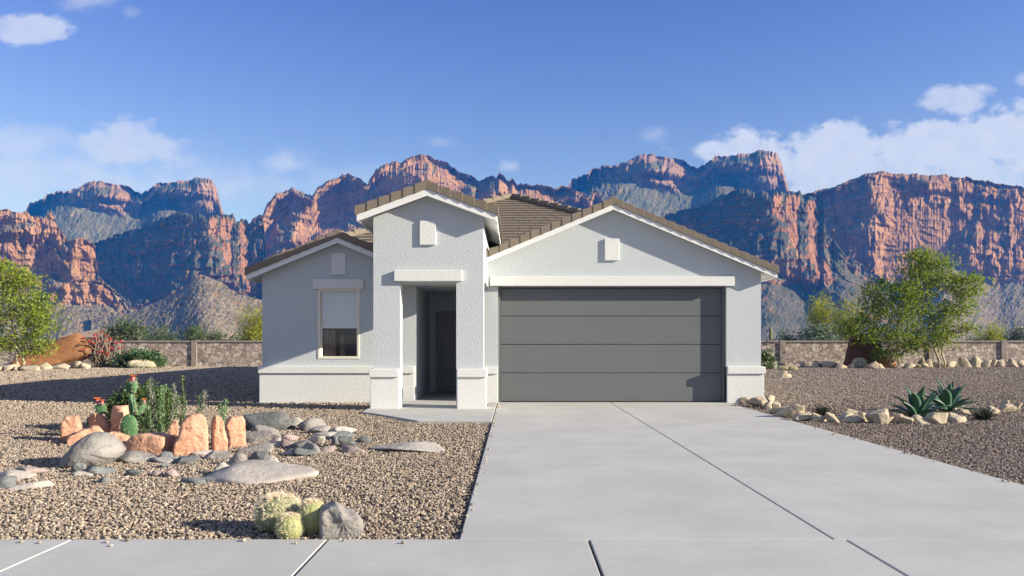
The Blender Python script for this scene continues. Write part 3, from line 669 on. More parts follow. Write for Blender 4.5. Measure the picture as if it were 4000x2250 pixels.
def gravel_bed_obj(ya, yb, dens, size, material, side, seed, cell=.2, x0=None):
    v, f = [], []; y = ya
    while y < yb-1e-6:
        lim = .76*(y+cell)+1.3
        n = int(lim/cell)+1
        for i in range(-n, n):
            xc, yc = (i+.5)*cell, y+cell/2
            if (xc > 2) != (side > 0): continue
            if XL-.02 < xc < XR+.02 and yc < 16.5: continue
            if in_house(xc, yc) or in_path(xc, yc): continue
            k = len(v); v += [(i*cell, y, -.032), ((i+1)*cell, y, -.032), ((i+1)*cell, y+cell, -.032), (i*cell, y+cell, -.032)]; f.append((k, k+1, k+2, k+3))
        y += cell
    me = bpy.data.meshes.new('gravel'); me.from_pydata(v, [], f)
    o = link(bpy.data.objects.new('gravel', me)); o["kind"] = 'stuff'
    ng = bpy.data.node_groups.new('gravel', 'GeometryNodeTree')
    ng.interface.new_socket('Geometry', in_out='INPUT', socket_type='NodeSocketGeometry'); ng.interface.new_socket('Geometry', in_out='OUTPUT', socket_type='NodeSocketGeometry')
    N = ng.nodes; L = ng.links
    gi, go = N.new('NodeGroupInput'), N.new('NodeGroupOutput')
    dp = N.new('GeometryNodeDistributePointsOnFaces'); dp.inputs['Density'].default_value = dens; dp.inputs['Seed'].default_value = seed
    ico = N.new('GeometryNodeMeshIcoSphere'); ico.inputs['Radius'].default_value = .5; ico.inputs['Subdivisions'].default_value = 2 if ya < 9 else 1
    nz = N.new('ShaderNodeTexNoise'); nz.inputs['Scale'].default_value = 2.1; nz.inputs['Detail'].default_value = 2
    sub = N.new('ShaderNodeVectorMath'); sub.operation = 'SUBTRACT'; sub.inputs[1].default_value = (.5, .5, .5)
    scl = N.new('ShaderNodeVectorMath'); scl.operation = 'SCALE'; scl.inputs['Scale'].default_value = .75
    sp = N.new('GeometryNodeSetPosition'); sm = N.new('GeometryNodeSetMaterial'); sm.inputs['Material'].default_value = M[material]
    L.new(nz.outputs[1], sub.inputs[0]); L.new(sub.outputs[0], scl.inputs[0]); L.new(scl.outputs[0], sp.inputs['Offset'])
    L.new(ico.outputs[0], sp.inputs['Geometry']); L.new(sp.outputs[0], sm.inputs['Geometry'])
    def rv(a, b, s_):
        n = N.new('FunctionNodeRandomValue'); n.data_type = 'FLOAT_VECTOR'; n.inputs[0].default_value = a; n.inputs[1].default_value = b; n.inputs['Seed'].default_value = s_; return n
    rot = rv((-.5, -.5, 0), (.5, .5, 6.28), 3); sc = rv((size*.55, size*.5, size*.42), (size*1.55, size*1.2, size*.95), 5); off = rv((-.05, -.05, -.012), (.05, .05, .020), 8)
    sp2 = N.new('GeometryNodeSetPosition'); L.new(dp.outputs[0], sp2.inputs['Geometry']); L.new(off.outputs[0], sp2.inputs['Offset'])
    ip = N.new('GeometryNodeInstanceOnPoints'); L.new(sp2.outputs[0], ip.inputs['Points']); L.new(sm.outputs[0], ip.inputs['Instance'])
    L.new(rot.outputs[0], ip.inputs['Rotation']); L.new(sc.outputs[0], ip.inputs['Scale']); L.new(gi.outputs[0], dp.inputs[0]); L.new(ip.outputs[0], go.inputs[0])
    md = o.modifiers.new('scatter', 'NODES'); md.node_group = ng
    return o
for sd, mt_ in ((-1, 'pebble_tan'), (1, 'pebble_mauve')):
    gravel_bed_obj(5.0, 9.0, 3300, .0225, mt_, sd, 1)
    gravel_bed_obj(9.0, 15.0, 1700, .027, mt_, sd, 2)
    gravel_bed_obj(15.0, 27.0, 420, .042, mt_, sd, 3, cell=.25)
    gravel_bed_obj(27.0, 43.0, 150, .062, mt_, sd, 4, cell=.5)
# ------------------------------------------------------------------ rocks
def rock_mat(name, a, b_, sc=6.0, crack=.4, speck=.25, bump=.5):
    def fn(nt, bs):
        p = pos(nt); n1 = nt.noise(p, sc*.5, 5, .6); n2 = nt.noise(p, sc*3, 6, .65); n3 = nt.noise(p, sc*14, 3, .6)
        strat = nt.noise(nt.mapping(p, (.5, .5, 3.2)), sc*.8, 4, .6)
        c = nt.mix(nt.maprange(n1, .3, .7), a, b_); c = nt.mix(nt.maprange(n2, .52, .72, 0, crack), c, tuple(x*.5 for x in a))
        c = nt.mix(nt.maprange(strat, .5, .66, 0, .3), c, tuple(min(1, x*1.3) for x in b_)); c = nt.mix(nt.maprange(n3, .55, .7, 0, speck), c, tuple(x*.55 for x in b_))
        h = nt.math('ADD', nt.math('MULTIPLY', n2, 1.), nt.math('ADD', nt.math('MULTIPLY', n3, .25), nt.math('MULTIPLY', strat, .8)))
        return {'Base Color': c, 'Roughness': .9, 'Specular IOR Level': .15, 'Normal': nt.bump(h, bump, .035)}
    return mat(name, fn)
rock_mat('sandstone', (.50, .265, .175), (.62, .365, .255), 5, .45, .3, .8)
rock_mat('grey_boulder', (.235, .222, .212), (.32, .30, .285), 5, .5, .3, .8)
rock_mat('pale_slab', (.36, .325, .295), (.44, .405, .37), 5, .3)
rock_mat('dark_boulder', (.115, .122, .125), (.185, .19, .19), 6, .5, .3, .8)
rock_mat('blue_rock', (.145, .155, .16), (.225, .235, .238), 7, .5, .3, .8)
rock_mat('pink_rock', (.30, .235, .225), (.37, .30, .28), 7)
rock_mat('cream_stone', (.37, .30, .215), (.50, .425, .32), 5, .45, .35, .8)
rock_mat('orange_rock', (.225, .098, .045), (.32, .16, .078), 1.5, .5, .3, 1.0)
rock_mat('maroon_rock', (.10, .045, .03), (.16, .075, .05), 1.0)
_ico = {}
def icosphere(n):
    if n not in _ico:
        bm = bmesh.new(); bmesh.ops.create_icosphere(bm, subdivisions=n, radius=1)
        _ico[n] = (np.array([v.co[:] for v in bm.verts]), [tuple(v.index for v in f.verts) for f in bm.faces]); bm.free()
    return _ico[n]
def rock(name, box, style, material, label, cat='rock', group=None, D=None, sub=4, seed=None, Y=None, taper=0, lean=0, minh=.03):
    xl, xr, yt, yb = box
    Yf = Y or GY(yb); wd = (xr-xl)/F4*Yf; D = D or wd*.8
    Yc = Yf+D*.5
    wd = (xr-xl)/F4*(Yf+D*.4)
    h = max(minh, H-(yt-CY)/F4*(Yf+D*.55)); xc = (xl+xr)/2
    seed = seed if seed is not None else int(xl*7+yt*13) % 9973
    rs = np.random.RandomState(seed)
    d, faces = icosphere(sub)
    if style == 'block': npl, pw, rough, lo = 9, 34, .06, .80
    elif style == 'boulder': npl, pw, rough, lo = 14, 14, .075, .76
    elif style == 'slab': npl, pw, rough, lo = 14, 12, .06, .78
    else: npl, pw, rough, lo = 12, 32, .085, .66
    nrm = rs.normal(size=(npl, 3)); nrm /= np.linalg.norm(nrm, axis=1)[:, None]; off = rs.uniform(lo, 1.02, npl)
    if style == 'block':
        ax = np.array([[1, .12, .1], [-1, .15, .12], [.1, 1, .05], [-.15, -1, .12], [.1, .05, 1], [0, 0, -1]], float)
        ax += rs.uniform(-.13, .13, ax.shape); ax /= np.linalg.norm(ax, axis=1)[:, None]
        nrm = np.vstack([nrm[:6], ax]); off = np.concatenate([rs.uniform(.92, 1.1, 6), np.full(6, .72)])
    q = np.maximum(d@nrm.T, 0)/off
    r = 1/np.maximum((q**pw).sum(1)**(1/pw), .4)
    r = r*(1+rough*fbm(d[:, 0]*2.2+seed, d[:, 1]*2.2, d[:, 2]*2.2, 5, .6)+rough*.5*ridged(d[:, 0]*1.6+seed, d[:, 1]*1.6, d[:, 2]*1.6, 3))
    p = d*r[:, None]
    lo_, hi_ = p.min(0), p.max(0)
    p = (p-lo_)/(hi_-lo_)
    t = np.clip(p[:, 2], 0, 1)[:, None]
    bury = {'block': .12, 'boulder': .6, 'slab': .8, 'stone': .4}[style]; wd *= {'block': 1, 'boulder': 1.06, 'slab': 1.12, 'stone': 1.16}[style]
    px_ = (p[:, 0]-.5)*(1-taper*t[:, 0])*wd+lean*t[:, 0]*wd
    py_ = (p[:, 1]-.5)*D
    pz_ = (p[:, 2]*(1+bury)-bury)*h-.02*(1-p[:, 2])
    base = Vector((PX(xc, Yf+D*.4), Yc, -.03))
    me = bpy.data.meshes.new(name); me.from_pydata(np.stack([px_, py_, pz_+.03], -1).tolist(), [], faces)
    me.polygons.foreach_set('use_smooth', [True]*len(faces)); me.materials.append(M[material]); me.update()
    o = link(bpy.data.objects.new(name, me)); o.location = base
    return tag(o, label, cat, group)
SG = 'sandstone blocks around the cactus bed'
def cA(x0, x1, y0, y1): return (180+x0/3.1415, 180+x1/3.1415, 1450+y0/3.1415, 1450+y1/3.1415)
def outline_rock(name, pts, D, material, label, cat='rock', group=None, yaw=0.4, seed=1, rough=.02, rnd=.16, Y=None, n=72, step=1.4):
    """a rock of real thickness D whose broad face has the given outline, turned by yaw towards the sun"""
    yb = max(p[1] for p in pts); Yf = Y or GY(yb); Yc = Yf+D*.5
    a = np.array([(PX(x, Yf+.1), max(-.06, PZ(y, Yf+.1)-(0 if y < yb-12 else .05))) for x, y in pts]); c = a.mean(0)
    seg = np.linalg.norm(np.roll(a, -1, 0)-a, axis=1); cum = np.concatenate([[0], np.cumsum(seg)]); t = np.linspace(0, cum[-1], n, endpoint=False)
    b2 = np.vstack([a, a[:1]]); o = np.stack([np.interp(t, cum, b2[:, 0]), np.interp(t, cum, b2[:, 1])], 1)
    ring = [(.0, -.50), (.25, -.505), (.5, -.50), (.72, -.49), (.86, -.47), (.94, -.44), (.985, -.38), (1., -.28), (1.0, -.1), (1.0, .1), (.98, .3), (.92, .42), (.8, .48), (.4, .5), (0., .5)]
    if rnd > .3: ring = [(math.sin(q), -.5*math.cos(q)) for q in np.linspace(0, math.pi, 17)]
    V = []
    for k, (s_, y_) in enumerate(ring):
        for i in range(n): V.append((c[0]+(o[i, 0]-c[0])*s_, y_*D, c[1]+(o[i, 1]-c[1])*s_))
    V = np.array(V); q = V/max(D, .2)*2.2
    dsp = fbm(q[:, 0]+seed, q[:, 1], q[:, 2], 5, .6); d2 = ridged(q[:, 0]*.8+seed, q[:, 1]*.8+3, q[:, 2]*.8, 4, .6); stp = np.floor(fbm(q[:, 0]*.7+seed+8, q[:, 1]*.7, q[:, 2]*.7, 2)*5)/5
    edge = np.repeat([r[0] for r in ring], n)
    V[:, 1] += (dsp*1.2+d2*.5+stp*step)*rough*2.2
    V[:, 0] += dsp*rough*1.1*edge; V[:, 2] += fbm(q[:, 0]+seed+30, q[:, 1], q[:, 2], 4, .6)*rough*1.1*edge*(V[:, 2] > .02)
    wo_ = o[:, 0].max()-o[:, 0].min(); lx = (V[:, 0]-c[0])/max(.6, math.cos(yaw))*max(.55, (wo_-.85*D*abs(math.sin(yaw)))/wo_)+math.sin(yaw)*.0; ly = V[:, 1]
    X = lx*math.cos(yaw)-ly*math.sin(yaw)*1.0; Y_ = lx*math.sin(yaw)+ly*math.cos(yaw)
    X = lx*math.cos(yaw)+ly*math.sin(yaw)*0-ly*math.sin(yaw); V[:, 0] = X; V[:, 1] = Y_
    m = len(ring); f = [(k*n+i, k*n+(i+1) % n, (k+1)*n+(i+1) % n, (k+1)*n+i) for k in range(m-1) for i in range(n)]
    me = bpy.data.meshes.new(name); me.from_pydata(V.tolist(), [], f); me.materials.append(M[material]); me.polygons.foreach_set('use_smooth', [True]*len(f))
    bm = bmesh.new(); bm.from_mesh(me); bmesh.ops.remove_doubles(bm, verts=bm.verts, dist=1e-5); bmesh.ops.recalc_face_normals(bm, faces=bm.faces); bm.to_mesh(me); bm.free()
    ob = link(bpy.data.objects.new(name, me)); ob.location = (c[0], Yc, 0); return tag(ob, label, cat, group)
def pA(*q): return [(180+x/3.1415, 1450+y/3.1415) for x, y in q]
for pts, D, yw, lab in [
  (pA((140,840),(145,660),(175,600),(215,550),(380,548),(420,620),(440,700),(435,790),(400,842)), .26, .45, 'rounded pink sandstone block at the left end of the cactus ring'),
  (pA((255,875),(270,800),(430,715),(525,695),(560,672),(630,680),(722,780),(700,875)), .22, .5, 'wedge of sandstone leaning behind the big grey boulder, its lit face to the right'),
  (pA((540,780),(540,560),(560,520),(620,508),(690,530),(760,610),(812,740),(800,790)), .16, .3, 'sandstone slab standing behind the smaller prickly pear'),
  (pA((802,800),(805,560),(835,425),(1000,420),(1022,520),(1015,640),(1000,800)), .2, -.25, 'tallest narrow sandstone pillar, left of the big prickly pear'),
  (pA((718,905),(722,820),(790,740),(830,742),(900,755),(1032,800),(1010,905)), .2, .35, 'low pitted sandstone lump between the boulder and the big prickly pear'),
  (pA((840,990),(850,900),(900,862),(1000,858),(1010,990)), .14, .1, 'flat little sandstone piece in front of the pitted lump'),
  (pA((955,1012),(965,900),(1020,830),(1080,785),(1240,762),(1340,775),(1520,805),(1530,1000),(1440,1012)), .32, -.12, 'long dark orange sandstone block lying below the big prickly pear'),
  (pA((1515,880),(1520,700),(1580,585),(1640,600),(1650,880)), .12, .3, 'thin sandstone sliver half hidden behind the arched block'),
  (pA((1528,1012),(1545,900),(1620,770),(1640,640),(1690,570),(1760,530),(1900,525),(1960,580),(1985,700),(1992,985),(1800,1012)), .24, .45, 'largest sandstone block with an arched top and smooth front'),
  (pA((1988,965),(1990,640),(2035,542),(2120,560),(2165,610),(2180,690),(2215,790),(2245,850),(2230,945),(2100,965)), .24, .55, 'narrow sandstone block with a dark left side, right of the arched block'),
  (pA((2200,915),(2215,800),(2170,650),(2200,600),(2250,552),(2420,548),(2450,600),(2455,780),(2468,880),(2440,912)), .22, .5, 'squarish sandstone block at the right end of the cactus ring')]:
    outline_rock('sandstone_block', pts, D, 'sandstone', lab, 'rock', SG, yaw=yw, seed=len(lab), rough=.0085, step=.9)
RG = 'river rocks strewn over the front gravel'
def cB(x0, x1, y0, y1): e = (x1-x0)*.07; x0 -= e; x1 += e; y0 -= 8; return (900+x0/3.0306, 900+x1/3.0306, 1550+y0/3.0306, 1550+y1/3.0306)
def c4(x0, x1, y0, y1): return (100+x0/2.3418, 100+x1/2.3418, 1400+y0/2.3418, 1400+y1/2.3418)
gb, ps, db, bl, pk = 'grey_boulder', 'pale_slab', 'dark_boulder', 'blue_rock', 'pink_rock'
for box, st, m_, lab in [
  (c4(738,1215,840,945), 'slab', gb, 'flat brown-grey rock in front of the long dark orange sandstone block'),
  (c4(1198,1335,853,925), 'stone', bl, 'blue-grey wedge rock at the foot of the arched sandstone block'),
  (c4(1365,1565,893,958), 'stone', db, 'dark slate rock in the row below the arched sandstone block'),
  (c4(1120,1390,905,950), 'slab', ps, 'thin pale flat rock just left of the dark slate rock'),
  (c4(1520,1695,838,872), 'slab', ps, 'thin pale sliver under the foot of the arched sandstone block'),
  (c4(1650,1890,835,912), 'stone', gb, 'grey rock in front of the narrow sandstone block'),
  (c4(1832,2012,858,962), 'stone', gb, 'upright pointed grey rock below the squarish sandstone block'),
  (c4(1680,1892,940,1052), 'boulder', ps, 'rounded pinkish grey rock touching the back of the wide pale slab'),
  ((806,1212,1806,1884), 'slab', ps, 'wide pale flat slab alone in the middle of the front gravel'),
  (c4(1222,1312,950,982), 'stone', bl, 'tiny teal-grey stone below the blue-grey wedge rock'),
  (c4(928,1052,1008,1058), 'boulder', db, 'small dark rounded stone on open gravel below the flat brown-grey rock'),
  (c4(1138,1262,1024,1064), 'slab', pk, 'small pink flat stone, left one of a pair on open gravel'),
  (c4(1268,1397,1004,1068), 'boulder', pk, 'pinkish grey lump, right one of a pair on open gravel'),
  (c4(522,782,975,1052), 'stone', bl, 'blue-grey long rock at the front foot of the biggest boulder'),
  (c4(440,610,1028,1064), 'slab', ps, 'thin pale stone below the blue-grey long rock'),
  (c4(430,545,940,1030), 'stone', bl, 'small wedge leaning on the front of the biggest boulder'),
  ((-14,52,1858,1904), 'boulder', bl, 'round blue-grey stone cut by the left edge of the picture'),
  ((-20,110,1838,1870), 'slab', ps, 'pale flat stone behind the round stone at the left edge'),
  ((48,180,1878,1906), 'slab', ps, 'low pale slab right of the round stone at the left edge'),
  ((52,160,1822,1848), 'slab', pk, 'pinkish flat stone far left, behind the pale flat stones'),
  ((712,806,1860,1884), 'slab', bl, 'thin bluish flat stone at the left tip of the wide pale slab'),
  ((362,426,1858,1882), 'slab', bl, 'faint bluish flat pebble slab left of the pair of pink stones'),
  (cB(175,665,172,400), 'boulder', db, 'large dark grey boulder right of the squarish sandstone block'),
  (cB(250,525,330,425), 'slab', gb, 'grey flat rock at the front foot of the large dark boulder'),
  (cB(652,762,285,370), 'boulder', db, 'small dark rock at the right foot of the large dark boulder'),
  (cB(700,852,243,330), 'slab', ps, 'pale rock just behind and right of the large dark boulder'),
  (cB(828,1102,250,388), 'stone', gb, 'long grey rock at the rear of the rock pile, nearest the house'),
  (cB(960,1155,345,424), 'stone', gb, 'grey pointed rock right of the long rear rock'),
  (cB(1180,1445,350,424), 'slab', ps, 'pale flat rock at the rear right of the rock pile'),
  (cB(188,542,400,535), 'stone', gb, 'grey rock with a dark hollow side in front of the large dark boulder'),
  (cB(538,765,440,495), 'slab', pk, 'pinkish flat rock in the middle of the rock pile'),
  (cB(450,622,490,575), 'boulder', ps, 'rounded pale rock beside the rock with the hollow side'),
  (cB(610,785,500,585), 'stone', pk, 'mauve peaked rock in the middle of the rock pile'),
  (cB(722,905,522,604), 'stone', db, 'dark low rock right of the mauve peaked rock'),
  (cB(868,1105,458,545), 'slab', ps, 'pale sloping rock in the centre right of the rock pile'),
  (cB(998,1255,418,474), 'slab', ps, 'thin pale rock behind the pale sloping rock'),
  (cB(1218,1445,408,494), 'stone', bl, 'dark blue-grey rock at the right end of the rock pile, rear one'),
  (cB(1208,1335,478,560), 'stone', bl, 'squat blue-grey rock beside the slate peak'),
  (cB(1308,1502,475,590), 'stone', db, 'slate peak, the darkest upright rock at the right of the pile'),
  (cB(1478,1652,470,535), 'boulder', bl, 'last small blue-grey rock at the right end of the pile'),
  (cB(138,485,548,645), 'stone', gb, 'broad grey rock in the front left of the rock pile'),
  (cB(188,462,640,775), 'stone', db, 'dark peaked rock, front left of the rock pile'),
  (cB(418,565,690,770), 'stone', ps, 'small pale rock at the right foot of the front dark peaked rock'),
  (cB(0,172,660,795), 'boulder', gb, 'rounded grey rock left of the front dark peaked rock'),
  (cB(818,1075,530,645), 'boulder', gb, 'domed grey rock at the front right of the rock pile'),
  (cB(698,965,608,694), 'stone', bl, 'blue-grey low rock in front of the domed grey rock'),
  (cB(600,808,620,684), 'slab', ps, 'pale flat rock left of the blue-grey low rock'),
  (cB(1068,1215,590,645), 'slab', pk, 'small mauve flat rock right of the domed grey rock'),
  (cB(1338,1595,583,645), 'slab', pk, 'pinkish flat slab in front of the slate peak'),
  ((1452,1730,1726,1762), 'slab', ps, 'long thin pale slab lying alone near the path and driveway')]:
    rock('river_rock', box, st, m_, lab, 'rock', RG, sub=4 if box[1]-box[0] > 70 else 3)
outline_rock('boulder', [(100+x/2.3418, 1400+y/2.3418) for x, y in ((185,985),(215,920),(330,800),(440,725),(540,692),(640,700),(720,740),(790,800),(842,870),(800,930),(640,985),(400,1002),(250,1002))], .62, 'grey_boulder', 'biggest smooth grey boulder, in front of the left sandstone blocks', yaw=.25, seed=9, rough=.012, step=.2, rnd=.5)
outline_rock('boulder', [(900+x/2.2295, 1500+y/2.2295) for x, y in ((740,1355),(745,1130),(760,1085),(830,1055),(905,1035),(945,1065),(1000,1115),(1100,1130),(1165,1185),(1175,1260),(1150,1335),(1090,1355))], .24, 'grey_boulder', 'rough grey boulder beside the golden barrel cacti at the sidewalk edge', yaw=.3, seed=5, rough=.012, step=.3, Y=5.03)
# ------------------------------------------------------------------ cream border stones
ORD = ['first','second','third','fourth','fifth','sixth','seventh','eighth','ninth','tenth','eleventh','twelfth','thirteenth','fourteenth','fifteenth','sixteenth','seventeenth','eighteenth','nineteenth','twentieth',
 'twenty-first','twenty-second','twenty-third','twenty-fourth','twenty-fifth','twenty-sixth','twenty-seventh','twenty-eighth','twenty-ninth','thirtieth']
def c5(x0, x1, y0, y1): return (2850+x0/3.963, 2850+x1/3.963, 1520+y0/3.963, 1520+y1/3.963)
def c6(x0, x1, y0, y1): return (3350+x0/3.963, 3350+x1/3.963, 1450+y0/3.963, 1450+y1/3.963)
row = [c5(150,335,118,215), c5(280,605,118,275), c5(560,705,92,225), c5(540,665,168,305), c5(638,795,188,295), c5(648,905,252,375), c5(758,1175,218,445), c5(1000,1295,345,485), c5(1278,1505,348,494),
  c5(1508,1695,358,504), c5(1688,1905,348,455), c5(1800,1975,296,365), c5(1718,2095,388,504), c5(1948,2155,348,485), c5(2148,2475,298,522),
  c6(383,602,698,798), c6(453,695,653,784), c6(648,864,688,803), c6(868,1152,678,803), c6(1058,1384,636,803), c6(1376,1605,628,754), c6(1408,1674,686,774), c6(1468,1564,558,624), c6(1538,1744,578,655),
  c6(1998,2195,526,655), c6(2178,2425,498,614), c6(2238,2335,446,505), c6(2328,2485,498,575), c6(2428,2545,478,575), c6(2498,2640,466,545)]
row.sort(key=lambda b_: b_[0])
for i, b_ in enumerate(row):
    rock('border_stone', b_, 'stone', 'cream_stone', f'cream border stone by the driveway gravel, {ORD[i]} counting from the garage corner', 'stone', 'cream stones edging the driveway bed', sub=4, seed=200+i)
def c7(x0, x1, y0, y1): return (2900+x0/2.342, 2900+x1/2.342, 1250+y0/2.342, 1250+y1/2.342)
row = [(530,575,372,398),(643,732,368,412),(738,862,373,432),(858,962,396,440),(958,1012,398,437),(1008,1142,383,432),(1138,1232,378,442),(1203,1292,398,442),(1403,1482,398,441),(1488,1582,393,442),(1558,1622,398,437),
  (1608,1672,343,402),(1618,1702,393,432),(1678,1732,358,402),(1738,1852,383,427),(1848,1962,373,412),(1998,2112,338,402),(2098,2192,328,402),(2188,2262,368,402),(2278,2342,358,407),(2328,2392,360,402),(2428,2522,353,402),(2526,2600,363,402)]
for i, q in enumerate(row):
    b_ = c7(*q); rock('border_stone', b_, 'stone', 'cream_stone', f'cream stone along the back wall right of the house, {ORD[i]} from the house side', 'stone', 'cream stones below the right back wall', sub=3, seed=300+i, Y=min(GY(b_[3]), 41.5))
def c8(x0, x1, y0, y1): return (x0/2.7875, x1/2.7875, 950+y0/2.7875, 950+y1/2.7875)
for i, q in enumerate([(-30,52,1326,1388),(46,152,1316,1388),(138,224,1336,1388),(216,420,1322,1388),(386,552,1296,1374),(542,738,1306,1368),(718,904,1282,1352),(878,978,1298,1348)]):
    b_ = c8(*q); rock('border_stone', b_, 'stone', 'cream_stone', f'cream stone below the left tree and orange rock, {ORD[i]} from the left edge', 'stone', 'cream stones below the orange rock', sub=3, seed=400+i, D=.5, Y=min(GY(b_[3]), 39.0))
rock('rock', (24,332,1298,1432), 'stone', 'orange_rock', 'large orange boulder behind the left tree', 'rock', D=1.9, sub=5, seed=33, Y=41.0)
rock('rock', (3286,3452,1305,1430), 'block', 'maroon_rock', 'tall dark maroon rock left of the two right trees', 'rock', D=1.3, sub=4, seed=92, Y=41.3, taper=.35)
rock('rock', (3420,3494,1392,1434), 'stone', 'orange_rock', 'low orange rock at the foot of the right trees', 'rock', D=.7, sub=3, seed=93, Y=40.5)
rock('rock', (455,575,1352,1434), 'boulder', 'grey_boulder', 'grey rounded boulder behind the low green shrub by the left wall', 'rock', D=1.2, sub=3, seed=94, Y=42.0)
rock('rock', (3034,3086,1449,1474), 'stone', 'cream_stone', 'small tan stone alone on the gravel right of the house', 'rock', sub=3, seed=95)
# ------------------------------------------------------------------ stone garden wall
def flagstone(nt, b):
    p = pos(nt); q = nt.mapping(p, (1, .3, 1))
    q = nt.mix(.08, q, nt.noise(p, 3, 3, out=1))
    v = nt.n.new('ShaderNodeTexVoronoi'); v.inputs['Scale'].default_value = 5.0; nt.set(v.inputs['Vector'], q)
    e = nt.add('ShaderNodeTexVoronoi', 0, {'feature': 'DISTANCE_TO_EDGE'}, Vector=q, Scale=5.0)
    g = nt.add('ShaderNodeSeparateColor', 0, Color=v.outputs[1])
    c = nt.ramp(g, [(0, (.25, .195, .17)), (.35, (.36, .295, .26)), (.7, (.45, .375, .33)), (1, (.55, .49, .44))])
    m = nt.maprange(e, .012, .05); c = nt.mix(m, (.12, .10, .09), c)
    c = nt.mix(nt.maprange(nt.noise(p, 14, 4), .45, .7, 0, .3), c, (.2, .16, .14))
    return {'Base Color': c, 'Roughness': .95, 'Normal': nt.bump(nt.math('ADD', m, nt.math('MULTIPLY', nt.noise(p, 10, 3), .4)), .9, .06)}
mat('flagstone', flagstone); rock_mat('wall_cap', (.235, .20, .18), (.30, .265, .24), 3); rock_mat('wall_pillar', (.235, .19, .168), (.31, .26, .23), 4, .6, .4, .8)
wl = empty('stone_wall', (0, 44, 0), 'low garden wall of irregular pinkish flagstones with a flat cap, across the back yard', 'wall')
mb = MB(); mb.box(-42, 42, 43.8, 44.1, -.3, 1.33); mb.build('wall_panel', M['flagstone'], wl)
mb = MB(); mb.box(-42, 42, 43.74, 44.16, 1.33, 1.43); mb.build('cap', M['wall_cap'], wl, bevel=.015)
for x4_ in (-140, 160, 456, 756, 1056, 1356, 1656, 1956, 2256, 2556, 2856, 3058, 3358, 3640, 3924, 4210):
    xq = PX(x4_, 43.7); mb = MB(); mb.box(xq-.16, xq+.16, 43.72, 44.2, -.3, 1.45); mb.build('pillar', M['wall_pillar'], wl, bevel=.015)
# pebbles kicked onto the concrete along its edges
rs = np.random.RandomState(12); vv, ff = [], []; dd_, fc_ = icosphere(2)
for i in range(95):
    kind_ = rs.rand()
    if kind_ < .3: x, y, z = rs.uniform(-4.2, XL), YWALK-rs.rand()**3*.35-.005, .004
    elif kind_ < .75: x, y, z = XL+abs(rs.normal())*.035+.005, rs.uniform(5.1, 16), .003
    else: y = rs.uniform(7, 16); x, z = XR-abs(rs.normal())*.06-.01, .003
    sc_ = rs.uniform(.006, .016)*np.array([1.3, 1, .7]); q = dd_*(1+.25*fbm(dd_[:, 0]*1.3+i, dd_[:, 1]*1.3, dd_[:, 2]*1.3, 2))[:, None]*sc_; a = rs.uniform(0, 6.28)
    q = np.stack([q[:, 0]*math.cos(a)-q[:, 1]*math.sin(a)+x, q[:, 0]*math.sin(a)+q[:, 1]*math.cos(a)+y, q[:, 2]+z+sc_[2]*.8], 1); k = len(vv); vv += q.tolist(); ff += [tuple(j+k for j in f) for f in fc_]
mat('stray_pebble', lambda nt, b: {'Base Color': nt.ramp(nt.n.new('ShaderNodeNewGeometry').outputs['Random Per Island'], [(0, (.18, .15, .12)), (.5, (.36, .29, .22)), (1, (.48, .42, .34))])})
me = bpy.data.meshes.new('gravel'); me.from_pydata(vv, [], ff); me.polygons.foreach_set('use_smooth', [True]*len(ff)); me.materials.append(M['stray_pebble'])
ob = link(bpy.data.objects.new('gravel', me)); ob["kind"] = 'stuff'
# ------------------------------------------------------------------ plants
def leaf_mat(name, a, b_, trans=.35, rough=.6, spec=.3, sc=5):
    m = bpy.data.materials.new(name); m.use_nodes = True; nt = NT(m.node_tree); n = m.node_tree.nodes; n.clear()
    p = nt.add('ShaderNodeNewGeometry', 0); rnd = nt.n.new('ShaderNodeNewGeometry').outputs['Random Per Island']
    c = nt.mix(rnd, a, b_); c = nt.mix(nt.maprange(nt.noise(p, sc, 3), .35, .7, 0, .5), c, tuple(x*.55 for x in a))
    pb = nt.n.new('ShaderNodeBsdfPrincipled'); nt.set(pb.inputs['Base Color'], c); pb.inputs['Roughness'].default_value = rough; pb.inputs['Specular IOR Level'].default_value = spec
    tr = nt.n.new('ShaderNodeBsdfTranslucent'); nt.set(tr.inputs[0], nt.mix(.5, c, (.22, .30, .03)))
    mx = nt.n.new('ShaderNodeMixShader'); mx.inputs[0].default_value = trans
    nt.l.new(pb.outputs[0], mx.inputs[1]); nt.l.new(tr.outputs[0], mx.inputs[2])
    out = nt.n.new('ShaderNodeOutputMaterial'); nt.l.new(mx.outputs[0], out.inputs[0]); M[name] = m
leaf_mat('tree_leaf', (.22, .29, .030), (.33, .38, .055), .45)
leaf_mat('tree_leaf_deep', (.155, .225, .024), (.265, .32, .045), .48)
leaf_mat('palo_verde_leaf', (.33, .34, .035), (.45, .43, .055), .5)
leaf_mat('mesquite_leaf', (.075, .115, .055), (.13, .17, .085), .3)
leaf_mat('grey_leaf', (.11, .15, .12), (.17, .21, .16), .25)
leaf_mat('shrub_leaf', (.045, .080, .025), (.12, .165, .055), .2, .4)
leaf_mat('bright_shrub_leaf', (.045, .095, .035), (.09, .15, .06), .15, .4)
leaf_mat('candelilla', (.14, .24, .10), (.22, .32, .16), .1)
leaf_mat('silver_leaf', (.20, .24, .17), (.32, .36, .29), .15)
leaf_mat('agave_leaf', (.050, .120, .075), (.065, .145, .09), .06, .38, .45, 8)
leaf_mat('dark_blade', (.035, .045, .030), (.075, .085, .055), .1, .5)
leaf_mat('red_petal', (.42, .035, .045), (.55, .09, .10), .3)
